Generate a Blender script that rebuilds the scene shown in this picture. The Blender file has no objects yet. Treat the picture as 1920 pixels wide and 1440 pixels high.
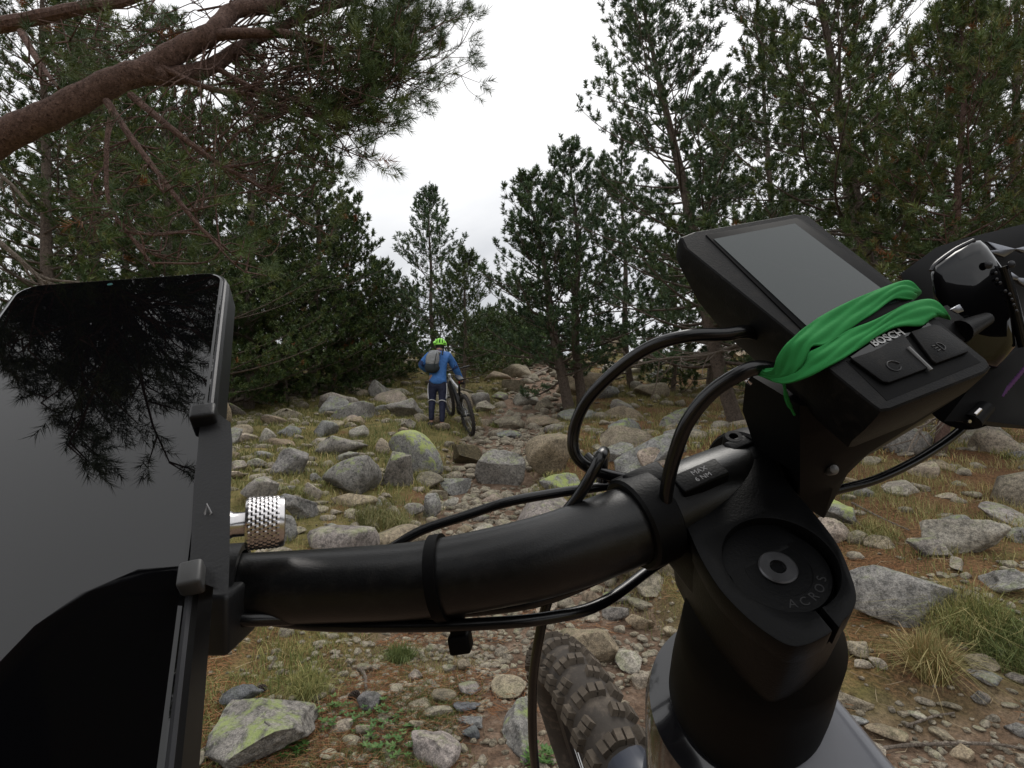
import bpy, bmesh, math, random
import numpy as np
from mathutils import Vector, Matrix, Quaternion

# ------------------------------------------------------------------ camera, sky, light
SC = bpy.context.scene
COL = SC.collection
PITCH = math.radians(5.0)
CAMZ = 1.10
FPX = 1000.0                       # focal length in pixels of a 1920 px wide picture
CAM = np.array([0.0, 0.0, CAMZ])
RIGHT = np.array([1.0, 0.0, 0.0])
FWD = np.array([0.0, math.cos(PITCH), math.sin(PITCH)])
UP = np.array([0.0, -math.sin(PITCH), math.cos(PITCH)])

cd = bpy.data.cameras.new('camera')
cd.sensor_width = 36.0
cd.lens = 36.0 * FPX / 1920.0
cd.clip_start = 0.01
cd.clip_end = 3000.0
co = bpy.data.objects.new('camera', cd)
COL.objects.link(co)
co.location = CAM
co.rotation_euler = (math.radians(90) + PITCH, 0, 0)
SC.camera = co

W = bpy.data.worlds.new("World")
SC.world = W
W.use_nodes = True
nt = W.node_tree
nt.nodes.clear()
def wn(t, **k):
    n = nt.nodes.new(t)
    for a, b in k.items():
        setattr(n, a, b)
    return n
sky = wn('ShaderNodeTexSky', sky_type='NISHITA')
sky.sun_disc = False
SUN_EL, SUN_ROT = math.radians(58), math.radians(25)
sky.sun_elevation = SUN_EL
sky.sun_rotation = SUN_ROT
sky.air_density = 1.5
sky.dust_density = 3.0
tc = wn('ShaderNodeTexCoord')
mp = wn('ShaderNodeMapping')
mp.inputs['Scale'].default_value = (1.0, 1.0, 2.2)
mp.inputs['Location'].default_value = (3.3, 1.2, 0.4)
no = wn('ShaderNodeTexNoise')
no.inputs['Scale'].default_value = 2.6
no.inputs['Detail'].default_value = 7
no.inputs['Roughness'].default_value = 0.5
no.inputs['Distortion'].default_value = 0.35
cr = wn('ShaderNodeValToRGB')
cr.color_ramp.elements[0].position = 0.34
cr.color_ramp.elements[0].color = (0.58, 0.60, 0.64, 1)
cr.color_ramp.elements[1].position = 0.60
cr.color_ramp.elements[1].color = (0.98, 0.985, 1.0, 1)
sepw = wn('ShaderNodeSeparateXYZ')
hi = wn('ShaderNodeMapRange')          # cloud deck: more relief low over the ridge, flat white higher up
hi.inputs['From Min'].default_value = 0.26
hi.inputs['From Max'].default_value = 0.52
mixh = wn('ShaderNodeMixRGB')
mixh.inputs[2].default_value = (1.24, 1.24, 1.245, 1)
scale = wn('ShaderNodeMixRGB', blend_type='MULTIPLY')
scale.inputs[0].default_value = 1.0
scale.inputs[2].default_value = (10.0, 10.0, 10.0, 1)
mixs = wn('ShaderNodeMixRGB')
mixs.inputs[0].default_value = 0.93      # overcast: the cloud deck hides nearly all of the blue
bg = wn('ShaderNodeBackground')
bg.inputs['Strength'].default_value = 0.1
wo = wn('ShaderNodeOutputWorld')
L = nt.links.new
L(tc.outputs['Generated'], mp.inputs['Vector'])
L(mp.outputs['Vector'], no.inputs['Vector'])
L(no.outputs['Fac'], cr.inputs['Fac'])
L(tc.outputs['Generated'], sepw.inputs[0])
L(sepw.outputs['Z'], hi.inputs['Value'])
L(hi.outputs['Result'], mixh.inputs[0])
L(cr.outputs['Color'], mixh.inputs[1])
L(mixh.outputs['Color'], scale.inputs[1])
L(sky.outputs['Color'], mixs.inputs[1])
L(scale.outputs['Color'], mixs.inputs[2])
L(mixs.outputs['Color'], bg.inputs['Color'])
L(bg.outputs['Background'], wo.inputs['Surface'])

sd = bpy.data.lights.new('sun', 'SUN')
sd.energy = 1.3
sd.angle = math.radians(25)
sd.color = (1.0, 0.96, 0.9)
so = bpy.data.objects.new('sun', sd)
COL.objects.link(so)
_sdir = Vector((math.sin(SUN_ROT) * math.cos(SUN_EL), math.cos(SUN_ROT) * math.cos(SUN_EL), math.sin(SUN_EL)))
so.rotation_euler = _sdir.to_track_quat('Z', 'Y').to_euler()
so.location = (0, 0, 30)

SC.view_settings.view_transform = 'Standard'
SC.view_settings.look = 'None'
SC.view_settings.gamma = 1.0
SC.view_settings.use_curve_mapping = False
SC.view_settings.exposure = 0.0
SC.cycles.max_bounces = 6
SC.cycles.diffuse_bounces = 3
SC.cycles.glossy_bounces = 3
SC.cycles.transparent_max_bounces = 6

# ------------------------------------------------------------------ helpers
def c2w(x, y, z):
    """camera space (right, up, forward) in metres -> world"""
    return CAM + x * RIGHT + y * UP + z * FWD
def PX(px, py, d):
    return c2w((px - 960) / FPX * d, (720 - py) / FPX * d, d)
def ray(px, py):
    v = (px - 960) / FPX * RIGHT + (720 - py) / FPX * UP + FWD
    return v
def unit(v):
    v = np.asarray(v, float)
    return v / max(1e-9, np.linalg.norm(v))

def vnoise(x, y, z=0.0, seed=0):
    """vectorised value noise in [-1, 1]"""
    x = np.asarray(x, float); y = np.asarray(y, float); z = np.asarray(z, float) + 0 * x
    xi = np.floor(x).astype(np.int64); yi = np.floor(y).astype(np.int64); zi = np.floor(z).astype(np.int64)
    xf = x - xi; yf = y - yi; zf = z - zi
    u = xf * xf * (3 - 2 * xf); v = yf * yf * (3 - 2 * yf); w = zf * zf * (3 - 2 * zf)
    def h(a, b, c):
        n = (a * 374761393 + b * 668265263 + c * 2147483647 + seed * 974711) & 0xffffffff
        n = ((n ^ (n >> 13)) * 1274126177) & 0xffffffff
        n = (n ^ (n >> 16)) & 0xffff
        return n / 32767.5 - 1.0
    def lerp(a, b, t): return a + (b - a) * t
    return lerp(lerp(lerp(h(xi, yi, zi), h(xi + 1, yi, zi), u), lerp(h(xi, yi + 1, zi), h(xi + 1, yi + 1, zi), u), v),
                lerp(lerp(h(xi, yi, zi + 1), h(xi + 1, yi, zi + 1), u), lerp(h(xi, yi + 1, zi + 1), h(xi + 1, yi + 1, zi + 1), u), v), w)
def fbm(x, y, z=0.0, o=4, seed=0):
    s = 0; a = 1; t = 0
    for k in range(o):
        s = s + a * vnoise(np.asarray(x) * 2**k + 17.3 * k, np.asarray(y) * 2**k + 5.1 * k, np.asarray(z) * 2**k, seed + k)
        t += a; a *= 0.5
    return s / t
def sstep(a, b, x):
    t = np.clip((np.asarray(x, float) - a) / (b - a), 0, 1)
    return t * t * (3 - 2 * t)

def link(o, parent=None):
    COL.objects.link(o)
    if parent is not None:
        o.parent = parent
    return o
def tag(o, label=None, cat=None, group=None, kind=None):
    if label: o['label'] = label
    if cat: o['category'] = cat
    if group: o['group'] = group
    if kind: o['kind'] = kind
    return o
def empty(name, loc=(0, 0, 0)):
    o = bpy.data.objects.new(name, None)
    COL.objects.link(o)
    o.location = Vector([float(c) for c in loc])
    o.empty_display_size = 0.1
    return o
def place(o, parent=None):
    """mesh data is in world coordinates: keep it there under a moved parent"""
    if parent is not None:
        o.parent = parent
        o.matrix_parent_inverse = Matrix.Translation(-parent.location)
    return o

def mesh_np(name, V, F, m, parent=None, smooth=False, attr=None, local=None):
    """V (n,3); F (m,3) or (m,4) numpy or list of faces"""
    me = bpy.data.meshes.new(name)
    V = np.asarray(V, np.float32)
    if local is not None:
        V = V - np.asarray(local, np.float32)
    if isinstance(F, np.ndarray):
        k = F.shape[1]
        me.vertices.add(len(V)); me.vertices.foreach_set('co', V.ravel())
        me.loops.add(F.size); me.loops.foreach_set('vertex_index', F.ravel().astype(np.int32))
        me.polygons.add(len(F))
        me.polygons.foreach_set('loop_start', (np.arange(len(F)) * k).astype(np.int32))
        me.polygons.foreach_set('loop_total', np.full(len(F), k, np.int32))
        if smooth:
            me.polygons.foreach_set('use_smooth', np.ones(len(F), bool))
        me.update(calc_edges=True)
    else:
        me.from_pydata([tuple(v) for v in V.tolist()], [], F)
        me.update()
        if smooth:
            me.polygons.foreach_set('use_smooth', np.ones(len(me.polygons), bool))
    if attr is not None:
        for an, dom, arr in attr:
            a = me.attributes.new(an, 'FLOAT', dom)
            a.data.foreach_set('value', np.asarray(arr, np.float32))
    if m is not None:
        me.materials.append(m)
    o = bpy.data.objects.new(name, me)
    COL.objects.link(o)
    if local is not None:
        o.location = Vector([float(c) for c in local])
    if parent is not None:
        o.parent = parent
        o.matrix_parent_inverse = Matrix.Translation(-parent.location)
    return o

class MB:
    """collects shapes of one mesh (world coordinates)"""
    def __init__(s):
        s.V = []; s.F = []; s.n = 0
    def add(s, V, F):
        V = np.asarray(V, float)
        s.V.append(V)
        s.F += [tuple(int(i) + s.n for i in f) for f in F]
        s.n += len(V)
        return s
    def tube(s, pts, r, seg=10, cap=True, closed=False):
        V, F = tube_np(pts, r, seg, cap, closed)
        return s.add(V, F)
    def box(s, c, ax, ay, az, hx, hy, hz, bev=0.0):
        """box about c with axes ax, ay, az and half sizes; chamfered edges when bev"""
        c = np.asarray(c, float)
        bm = bmesh.new()
        bmesh.ops.create_cube(bm, size=2.0)
        for v in bm.verts:
            v.co = Vector((v.co.x * hx, v.co.y * hy, v.co.z * hz))
        if bev > 0:
            bmesh.ops.bevel(bm, geom=list(bm.edges), offset=bev, segments=3, profile=0.5, affect='EDGES')
        bm.verts.index_update()
        V = np.array([list(v.co) for v in bm.verts])
        M = np.array([ax, ay, az])
        Vw = V @ M + c
        F = [[v.index for v in f.verts] for f in bm.faces]
        bm.free()
        return s.add(Vw, F)
    def lathe(s, c, ax, prof, seg=32, cap0=True, cap1=True):
        """prof: list of (radius, height along ax)"""
        ax = unit(ax); u = unit(np.cross(ax, [0.3, 0.5, 0.9])); v = np.cross(ax, u)
        V = []; F = []
        for (r, h) in prof:
            for k in range(seg):
                t = 2 * math.pi * k / seg
                V.append(np.asarray(c) + ax * h + (u * math.cos(t) + v * math.sin(t)) * r)
        for i in range(len(prof) - 1):
            for k in range(seg):
                k2 = (k + 1) % seg
                F.append((i * seg + k, i * seg + k2, (i + 1) * seg + k2, (i + 1) * seg + k))
        if cap0: F.append(tuple(range(seg))[::-1])
        if cap1: F.append(tuple((len(prof) - 1) * seg + k for k in range(seg)))
        return s.add(V, F)
    def prism(s, poly, d, off=0.0):
        """poly: world points of an outline (planar), extruded by vector d"""
        P = np.asarray(poly, float); n = len(P)
        V = np.vstack([P + np.asarray(d) * off, P + np.asarray(d)])
        F = [tuple(range(n)), tuple(range(2 * n - 1, n - 1, -1))]
        F += [(i, (i + 1) % n, n + (i + 1) % n, n + i) for i in range(n)]
        return s.add(V, F)
    def build(s, name, m, parent=None, smooth=True, bevel=0.0, sub=0, sharp=35):
        me = bpy.data.meshes.new(name)
        V = np.vstack(s.V)
        c = V.mean(0) if parent is None else np.zeros(3)
        me.from_pydata([tuple(v) for v in (V - c).tolist()], [], s.F)
        bm = bmesh.new(); bm.from_mesh(me)
        bmesh.ops.recalc_face_normals(bm, faces=bm.faces)
        if bevel > 0:
            ed = [e for e in bm.edges if len(e.link_faces) == 2 and e.calc_face_angle(0) > math.radians(30)]
            bmesh.ops.bevel(bm, geom=ed, offset=bevel, segments=2, profile=0.5, affect='EDGES', clamp_overlap=True)
        if sub:
            bmesh.ops.subdivide_edges(bm, edges=bm.edges, cuts=sub, use_grid_fill=True)
        for f in bm.faces: f.smooth = smooth
        for e in bm.edges:
            if len(e.link_faces) == 2 and e.calc_face_angle(0) > math.radians(sharp):
                e.smooth = False
        bm.to_mesh(me); bm.free()
        if m is not None: me.materials.append(m)
        o = bpy.data.objects.new(name, me)
        COL.objects.link(o)
        if parent is None:
            o.location = Vector([float(x) for x in c])
        return place(o, parent)

def catmull(P, n=8):
    P = np.asarray(P, float)
    if len(P) < 3: 
        t = np.linspace(0, 1, n + 1)[:, None]
        return P[0] * (1 - t) + P[-1] * t
    Q = np.vstack([2 * P[0] - P[1], P, 2 * P[-1] - P[-2]])
    out = []
    for i in range(1, len(Q) - 2):
        p0, p1, p2, p3 = Q[i - 1], Q[i], Q[i + 1], Q[i + 2]
        for k in range(n):
            t = k / n
            out.append(0.5 * (2 * p1 + (-p0 + p2) * t + (2 * p0 - 5 * p1 + 4 * p2 - p3) * t * t + (-p0 + 3 * p1 - 3 * p2 + p3) * t**3))
    out.append(P[-1])
    return np.array(out)

def tube_np(pts, r, seg=8, cap=True, closed=False):
    P = np.asarray(pts, float); n = len(P)
    r = np.broadcast_to(np.asarray(r, float), (n,))
    T = np.gradient(P, axis=0)
    if closed:
        T = np.roll(P, -1, 0) - np.roll(P, 1, 0)
    T /= np.maximum(1e-12, np.linalg.norm(T, axis=1))[:, None]
    ref = np.array([0.0, 0.0, 1.0]) if abs(T[0][2]) < 0.9 else np.array([1.0, 0.0, 0.0])
    U = np.zeros_like(P)
    u = ref - T[0] * ref.dot(T[0]); u /= np.linalg.norm(u)
    for i in range(n):
        u = u - T[i] * u.dot(T[i])
        u /= max(1e-9, math.sqrt(u.dot(u)))
        U[i] = u
    Vv = np.cross(T, U)
    a = np.linspace(0, 2 * math.pi, seg, endpoint=False)
    V = P[:, None, :] + r[:, None, None] * (np.cos(a)[None, :, None] * U[:, None, :] + np.sin(a)[None, :, None] * Vv[:, None, :])
    V = V.reshape(-1, 3)
    F = []
    m = n if closed else n - 1
    for i in range(m):
        j = (i + 1) % n
        for k in range(seg):
            k2 = (k + 1) % seg
            F.append((i * seg + k, i * seg + k2, j * seg + k2, j * seg + k))
    if cap and not closed:
        F.append(tuple(range(seg))[::-1])
        F.append(tuple((n - 1) * seg + k for k in range(seg)))
    return V, F

# ------------------------------------------------------------------ materials
def newmat(name):
    m = bpy.data.materials.new(name)
    m.use_nodes = True
    n = m.node_tree
    b = n.nodes['Principled BSDF']
    return m, n, b
def N(n, t, **k):
    x = n.nodes.new(t)
    for a, b in k.items(): setattr(x, a, b)
    return x
def ramp(n, pts):
    r = N(n, 'ShaderNodeValToRGB')
    e = r.color_ramp.elements
    while len(e) < len(pts): e.new(0.5)
    for i, (p, c) in enumerate(pts):
        e[i].position = p
        e[i].color = (c[0], c[1], c[2], 1)
    return r
def noise(n, vec, scale, detail=4, rough=0.55, dist=0.0):
    x = N(n, 'ShaderNodeTexNoise')
    x.inputs['Scale'].default_value = scale
    x.inputs['Detail'].default_value = detail
    x.inputs['Roughness'].default_value = rough
    x.inputs['Distortion'].default_value = dist
    if vec is not None: n.links.new(vec, x.inputs['Vector'])
    return x
def mix(n, f, a, b, mode='MIX'):
    x = N(n, 'ShaderNodeMixRGB', blend_type=mode)
    for i, v in enumerate((f, a, b)):
        if isinstance(v, (int, float)): x.inputs[i].default_value = v if i == 0 else (v, v, v, 1)
        elif isinstance(v, tuple): x.inputs[i].default_value = (v[0], v[1], v[2], 1)
        else: n.links.new(v, x.inputs[i])
    return x
def bump(n, b, h, strength, dist):
    x = N(n, 'ShaderNodeBump')
    x.inputs['Strength'].default_value = strength
    x.inputs['Distance'].default_value = dist
    n.links.new(h, x.inputs['Height'])
    n.links.new(x.outputs['Normal'], b.inputs['Normal'])
    return x

def plain(name, col, rough=0.5, metal=0.0, spec=0.5, grain=0.0, gscale=400.0, coat=0.0, dust=0.0, gdist=0.0006):
    m, n, b = newmat(name)
    b.inputs['Metallic'].default_value = metal
    b.inputs['Specular IOR Level'].default_value = spec
    b.inputs['Coat Weight'].default_value = coat
    g = N(n, 'ShaderNodeNewGeometry')
    nz = noise(n, g.outputs['Position'], gscale, 3)
    nz2 = noise(n, g.outputs['Position'], gscale * 0.12, 5, 0.65)
    r = ramp(n, [(0.3, tuple(c * 0.8 for c in col)), (0.7, tuple(min(1, c * 1.2) for c in col))])
    n.links.new(nz2.outputs['Fac'], r.inputs['Fac'])
    c = r.outputs['Color']
    if dust > 0:
        dr = ramp(n, [(0.52, (0, 0, 0)), (0.75, (dust, dust, dust))])
        n.links.new(nz2.outputs['Fac'], dr.inputs['Fac'])
        c = mix(n, dr.outputs['Color'], c, (0.16, 0.13, 0.10)).outputs['Color']
    n.links.new(c, b.inputs['Base Color'])
    rr = N(n, 'ShaderNodeMapRange')
    dv = min(0.08, rough * 0.25)
    rr.inputs['To Min'].default_value = max(0.005, rough - dv)
    rr.inputs['To Max'].default_value = min(1, rough + dv)
    n.links.new(nz2.outputs['Fac'], rr.inputs['Value'])
    n.links.new(rr.outputs['Result'], b.inputs['Roughness'])
    if grain > 0:
        bump(n, b, nz.outputs['Fac'], grain, gdist)
    return m

def rock_mat(name, tone, lichen, lichcol=(0.30, 0.36, 0.12), dark=0.35, warm=0.0, bias=0.0):
    m, n, b = newmat(name)
    tc = N(n, 'ShaderNodeTexCoord'); g = N(n, 'ShaderNodeNewGeometry'); oi = N(n, 'ShaderNodeObjectInfo')
    off = N(n, 'ShaderNodeVectorMath', operation='MULTIPLY_ADD')
    cmb = N(n, 'ShaderNodeCombineXYZ')
    for i in range(3): n.links.new(oi.outputs['Random'], cmb.inputs[i])
    n.links.new(cmb.outputs[0], off.inputs[0])
    off.inputs[1].default_value = (31, 17, 23)
    n.links.new(g.outputs['Position'], off.inputs[2])
    P = off.outputs[0]
    n1 = noise(n, P, 6, 6, 0.62)
    n2 = noise(n, P, 42, 4, 0.7)
    n3 = noise(n, P, 190, 2, 0.6)
    t = tone * 0.86
    w = (1 + .10 * warm, 1.0, 1 - .18 * warm)
    def tn(k): return tuple(min(1, t * k * w[i]) for i in range(3))
    r1 = ramp(n, [(0.30, tn(0.55)), (0.47, tn(0.92)), (0.68, tn(1.30))])
    n.links.new(n1.outputs['Fac'], r1.inputs['Fac'])
    r2 = ramp(n, [(0.36, (0.42, 0.42, 0.42)), (0.50, (0.95, 0.95, 0.95)), (0.66, (1.35, 1.33, 1.3))])
    n.links.new(n2.outputs['Fac'], r2.inputs['Fac'])
    c = mix(n, 0.85, r1.outputs['Color'], r2.outputs['Color'], 'MULTIPLY')
    r3 = ramp(n, [(0.38, (0.55, 0.55, 0.55)), (0.6, (1.25, 1.25, 1.25))])
    n.links.new(n3.outputs['Fac'], r3.inputs['Fac'])
    c = mix(n, 0.7, c.outputs['Color'], r3.outputs['Color'], 'MULTIPLY')
    # random tint from stone to stone
    rt = ramp(n, [(0.0, (1.16, 0.99, 0.82)), (0.35, (1.05, 0.98, 0.88)), (0.7, (0.98, 0.98, 0.94)), (1.0, (1.14, 0.93, 0.82))])
    n.links.new(oi.outputs['Random'], rt.inputs['Fac'])
    c = mix(n, 0.8, c.outputs['Color'], rt.outputs['Color'], 'MULTIPLY')
    # black and pale crust lichens, green on the upper faces
    n4 = noise(n, P, 17, 5, 0.7, 0.6)
    rl = ramp(n, [(0.60 - .05 * (dark > .45), (0, 0, 0)), (0.66 - .04 * (dark > .45), (dark, dark, dark))])
    n.links.new(n4.outputs['Fac'], rl.inputs['Fac'])
    c = mix(n, rl.outputs['Color'], c.outputs['Color'], (0.035, 0.035, 0.032))
    n5 = noise(n, P, 9, 6, 0.7, 0.4)
    sp = N(n, 'ShaderNodeSeparateXYZ')
    n.links.new(g.outputs['Normal'], sp.inputs[0])
    ad = N(n, 'ShaderNodeMath', operation='MULTIPLY_ADD')
    n.links.new(sp.outputs['Z'], ad.inputs[0]); ad.inputs[1].default_value = 0.16
    n.links.new(n5.outputs['Fac'], ad.inputs[2])
    rg = ramp(n, [(0.62 - bias, (0, 0, 0)), (0.76 - bias, (lichen, lichen, lichen))])
    n.links.new(ad.outputs[0], rg.inputs['Fac'])
    c = mix(n, rg.outputs['Color'], c.outputs['Color'], lichcol)
    n.links.new(c.outputs['Color'], b.inputs['Base Color'])
    b.inputs['Roughness'].default_value = 0.85
    b.inputs['Specular IOR Level'].default_value = 0.25
    hs = N(n, 'ShaderNodeMath', operation='ADD')
    n.links.new(n2.outputs['Fac'], hs.inputs[0]); n.links.new(n1.outputs['Fac'], hs.inputs[1])
    bump(n, b, hs.outputs[0], 0.9, 0.012)
    return m

M = {}
M['granite'] = rock_mat('granite', 0.30, 0.35, dark=0.5)
M['granite_pale'] = rock_mat('granite_pale', 0.37, 0.25, dark=0.25, warm=0.6)
M['granite_brown'] = rock_mat('granite_brown', 0.27, 0.25, (0.20, 0.22, 0.10), dark=0.3, warm=1.2)
M['lichen_rock'] = rock_mat('lichen_rock', 0.26, 0.85, (0.27, 0.33, 0.11), dark=0.6)
M['green_slab'] = rock_mat('green_slab', 0.30, 1.0, (0.33, 0.38, 0.13), dark=0.15, bias=.10)
M['dark_red_rock'] = rock_mat('dark_red_rock', 0.10, 0.1, (0.2, 0.2, 0.1), dark=0.5, warm=2.2)
M['slate'] = rock_mat('slate', 0.17, 0.05, dark=0.1, warm=-0.7)
M['tan_rock'] = rock_mat('tan_rock', 0.31, 0.1, dark=0.2, warm=1.3)

def needle_mat(name, cols, rough=0.55):
    m, n, b = newmat(name)
    a = N(n, 'ShaderNodeAttribute'); a.attribute_name = 'tint'
    r = ramp(n, cols)
    n.links.new(a.outputs['Fac'], r.inputs['Fac'])
    g = N(n, 'ShaderNodeNewGeometry')
    nz = noise(n, g.outputs['Position'], 1.1, 3, 0.6)
    r2 = ramp(n, [(0.3, (0.7, 0.72, 0.7)), (0.7, (1.3, 1.28, 1.15))])
    n.links.new(nz.outputs['Fac'], r2.inputs['Fac'])
    c = mix(n, 1.0, r.outputs['Color'], r2.outputs['Color'], 'MULTIPLY')
    n.links.new(c.outputs['Color'], b.inputs['Base Color'])
    b.inputs['Roughness'].default_value = rough
    b.inputs['Specular IOR Level'].default_value = 0.3
    return m
PINE_COLS = [(0.0, (0.040, 0.068, 0.024)), (0.40, (0.060, 0.100, 0.034)), (0.75, (0.100, 0.140, 0.042)), (0.93, (0.145, 0.175, 0.055)), (0.975, (0.20, 0.085, 0.035)), (1.0, (0.24, 0.10, 0.04))]
M['needles'] = needle_mat('pine_needles', PINE_COLS)
M['needles_blue'] = needle_mat('pine_needles_bluish', [(0.0, (0.050, 0.092, 0.050)), (0.6, (0.085, 0.138, 0.066)), (1.0, (0.14, 0.19, 0.08))])  # bluish green needles, lightened to put a pale greenish haze into the colour
M['needles_light'] = needle_mat('pine_needles_light', [(0.0, (0.07, 0.12, 0.045)), (0.6, (0.10, 0.16, 0.055)), (1.0, (0.14, 0.19, 0.07))])

def bark_mat(name, c1, c2, sc=1.0):
    m, n, b = newmat(name)
    g = N(n, 'ShaderNodeNewGeometry')
    n1 = noise(n, g.outputs['Position'], 22 * sc, 6, 0.7, 0.8)
    v = N(n, 'ShaderNodeTexVoronoi', feature='DISTANCE_TO_EDGE')
    v.inputs['Scale'].default_value = 75 * sc
    dn = noise(n, g.outputs['Position'], 30 * sc, 4, 0.7)
    va = N(n, 'ShaderNodeVectorMath', operation='MULTIPLY_ADD'); va.inputs[1].default_value = (.05, .05, .05)
    n.links.new(dn.outputs['Color'], va.inputs[0]); n.links.new(g.outputs['Position'], va.inputs[2])
    n.links.new(va.outputs[0], v.inputs['Vector'])
    r = ramp(n, [(0.3, c1), (0.7, c2)])
    n.links.new(n1.outputs['Fac'], r.inputs['Fac'])
    rv = ramp(n, [(0.0, (0.55, 0.5, 0.48)), (0.22, (1, 1, 1))])
    n.links.new(v.outputs['Distance'], rv.inputs['Fac'])
    c = mix(n, 0.6, r.outputs['Color'], rv.outputs['Color'], 'MULTIPLY')
    fl = noise(n, g.outputs['Position'], 85 * sc, 3, 0.6); fr = ramp(n, [(0.56, (1, 1, 1)), (0.66, (0.28, 0.25, 0.24))])
    n.links.new(fl.outputs['Fac'], fr.inputs['Fac'])
    c = mix(n, 0.85, c.outputs['Color'], fr.outputs['Color'], 'MULTIPLY')
    n.links.new(c.outputs['Color'], b.inputs['Base Color'])
    b.inputs['Roughness'].default_value = 0.85
    b.inputs['Specular IOR Level'].default_value = 0.2
    ad = N(n, 'ShaderNodeMath', operation='ADD')
    n.links.new(rv.outputs['Color'], ad.inputs[0]); n.links.new(n1.outputs['Fac'], ad.inputs[1])
    bump(n, b, ad.outputs[0], 0.8, 0.01)
    return m
M['bark'] = bark_mat('pine_bark', (0.10, 0.062, 0.050), (0.28, 0.185, 0.155))
M['bark_grey'] = bark_mat('pine_bark_grey', (0.10, 0.08, 0.065), (0.27, 0.22, 0.185))
M['deadwood'] = bark_mat('deadwood', (0.16, 0.13, 0.10), (0.36, 0.31, 0.26), 1.5)
# ------------------------------------------------------------------ terrain
def trail_x(y):
    return np.interp(y, [0, 1.6, 3.0, 5.0, 8.0, 11.0, 15.0, 20.0, 30.0], [0.35, 0.20, 0.0, -0.25, -0.25, 0.15, 0.75, 1.2, 1.5])
def trail_w(y):
    return np.interp(y, [0, 1.6, 3.0, 5.0, 8.0, 12.0, 20.0, 30.0], [1.25, 1.1, 0.75, 0.6, 0.7, 0.9, 1.6, 1.5])
def trail_mask(x, y):
    d = np.abs(np.asarray(x) - trail_x(y)) + 0.18 * fbm(np.asarray(x) * 1.7, np.asarray(y) * 1.7, 0, 3, 9)
    w = trail_w(y)
    m_ = 1 - sstep(w * 0.75, w * 1.15, d)
    x_ = np.asarray(x, float) + .12 * fbm(np.asarray(x) * 2, np.asarray(y) * 2, 0, 2, 19); y_ = np.asarray(y, float) + .25 * fbm(np.asarray(x) * 1.6, np.asarray(y) * 1.6, 0, 2, 29)
    bare = sstep(0.0, 0.3, x_) * (1 - sstep(3.0, 3.6, x_)) * (1 - sstep(1.95, 2.2, y_)) * sstep(-1, 0, y_)
    return np.maximum(m_, bare * .95)
def gh(x, y):
    x = np.asarray(x, float); y = np.asarray(y, float)
    yc = np.clip(y, -30, 21)
    yy = np.where(yc < 0, 0, yc)
    z = 0.0555 * yc + 0.00595 * yy * yy
    t = np.clip(y - 21, 0, 6)
    z = z + 0.305 * t - 0.5 * 0.355 / 6 * t * t
    z = z - 0.05 * np.clip(y - 27, 0, 60)
    tm = trail_mask(x, y)
    amp = sstep(1.0, 3.0, y) * 0.6 + 0.4
    z = z - 0.10 * tm * amp
    right = sstep(0.9, 2.6, x - trail_x(y)) * sstep(1.2, 2.6, y)
    z = z + right * 0.30 * (1 - sstep(6, 11, y))
    left = sstep(0.5, 1.8, trail_x(y) - x) * sstep(2.2, 3.6, y)
    z = z + left * 0.16 * (1 - sstep(8, 13, y))
    z = z + 0.16 * fbm(x * 0.35, y * 0.35, 0, 3, 3) * sstep(2, 7, y)
    rough = (1 - 0.6 * tm)
    z = z + rough * 0.11 * np.abs(fbm(x * 0.9, y * 0.9, 0, 2, 15)) * sstep(2.5, 4.5, y)
    z = z + rough * (0.055 * fbm(x * 1.6, y * 1.6, 0, 4, 5) * sstep(0.5, 2.5, y) + 0.030 * np.maximum(0, fbm(x * 5, y * 5, 0, 3, 6)))
    z = z + 0.008 * fbm(x * 14, y * 14, 0, 3, 7)
    far = sstep(60, 300, np.hypot(x, y))
    return z * (1 - far) + far * 1.0
def hit(px, py):
    d = ray(px, py)
    t = np.geomspace(0.5, 80, 6000)
    P = CAM[None] + t[:, None] * d[None]
    below = P[:, 2] < gh(P[:, 0], P[:, 1])
    i = int(np.argmax(below))
    if not below[i]:
        i = len(t) - 1
    return P[i], t[i]        # t is the depth along the view axis

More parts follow.
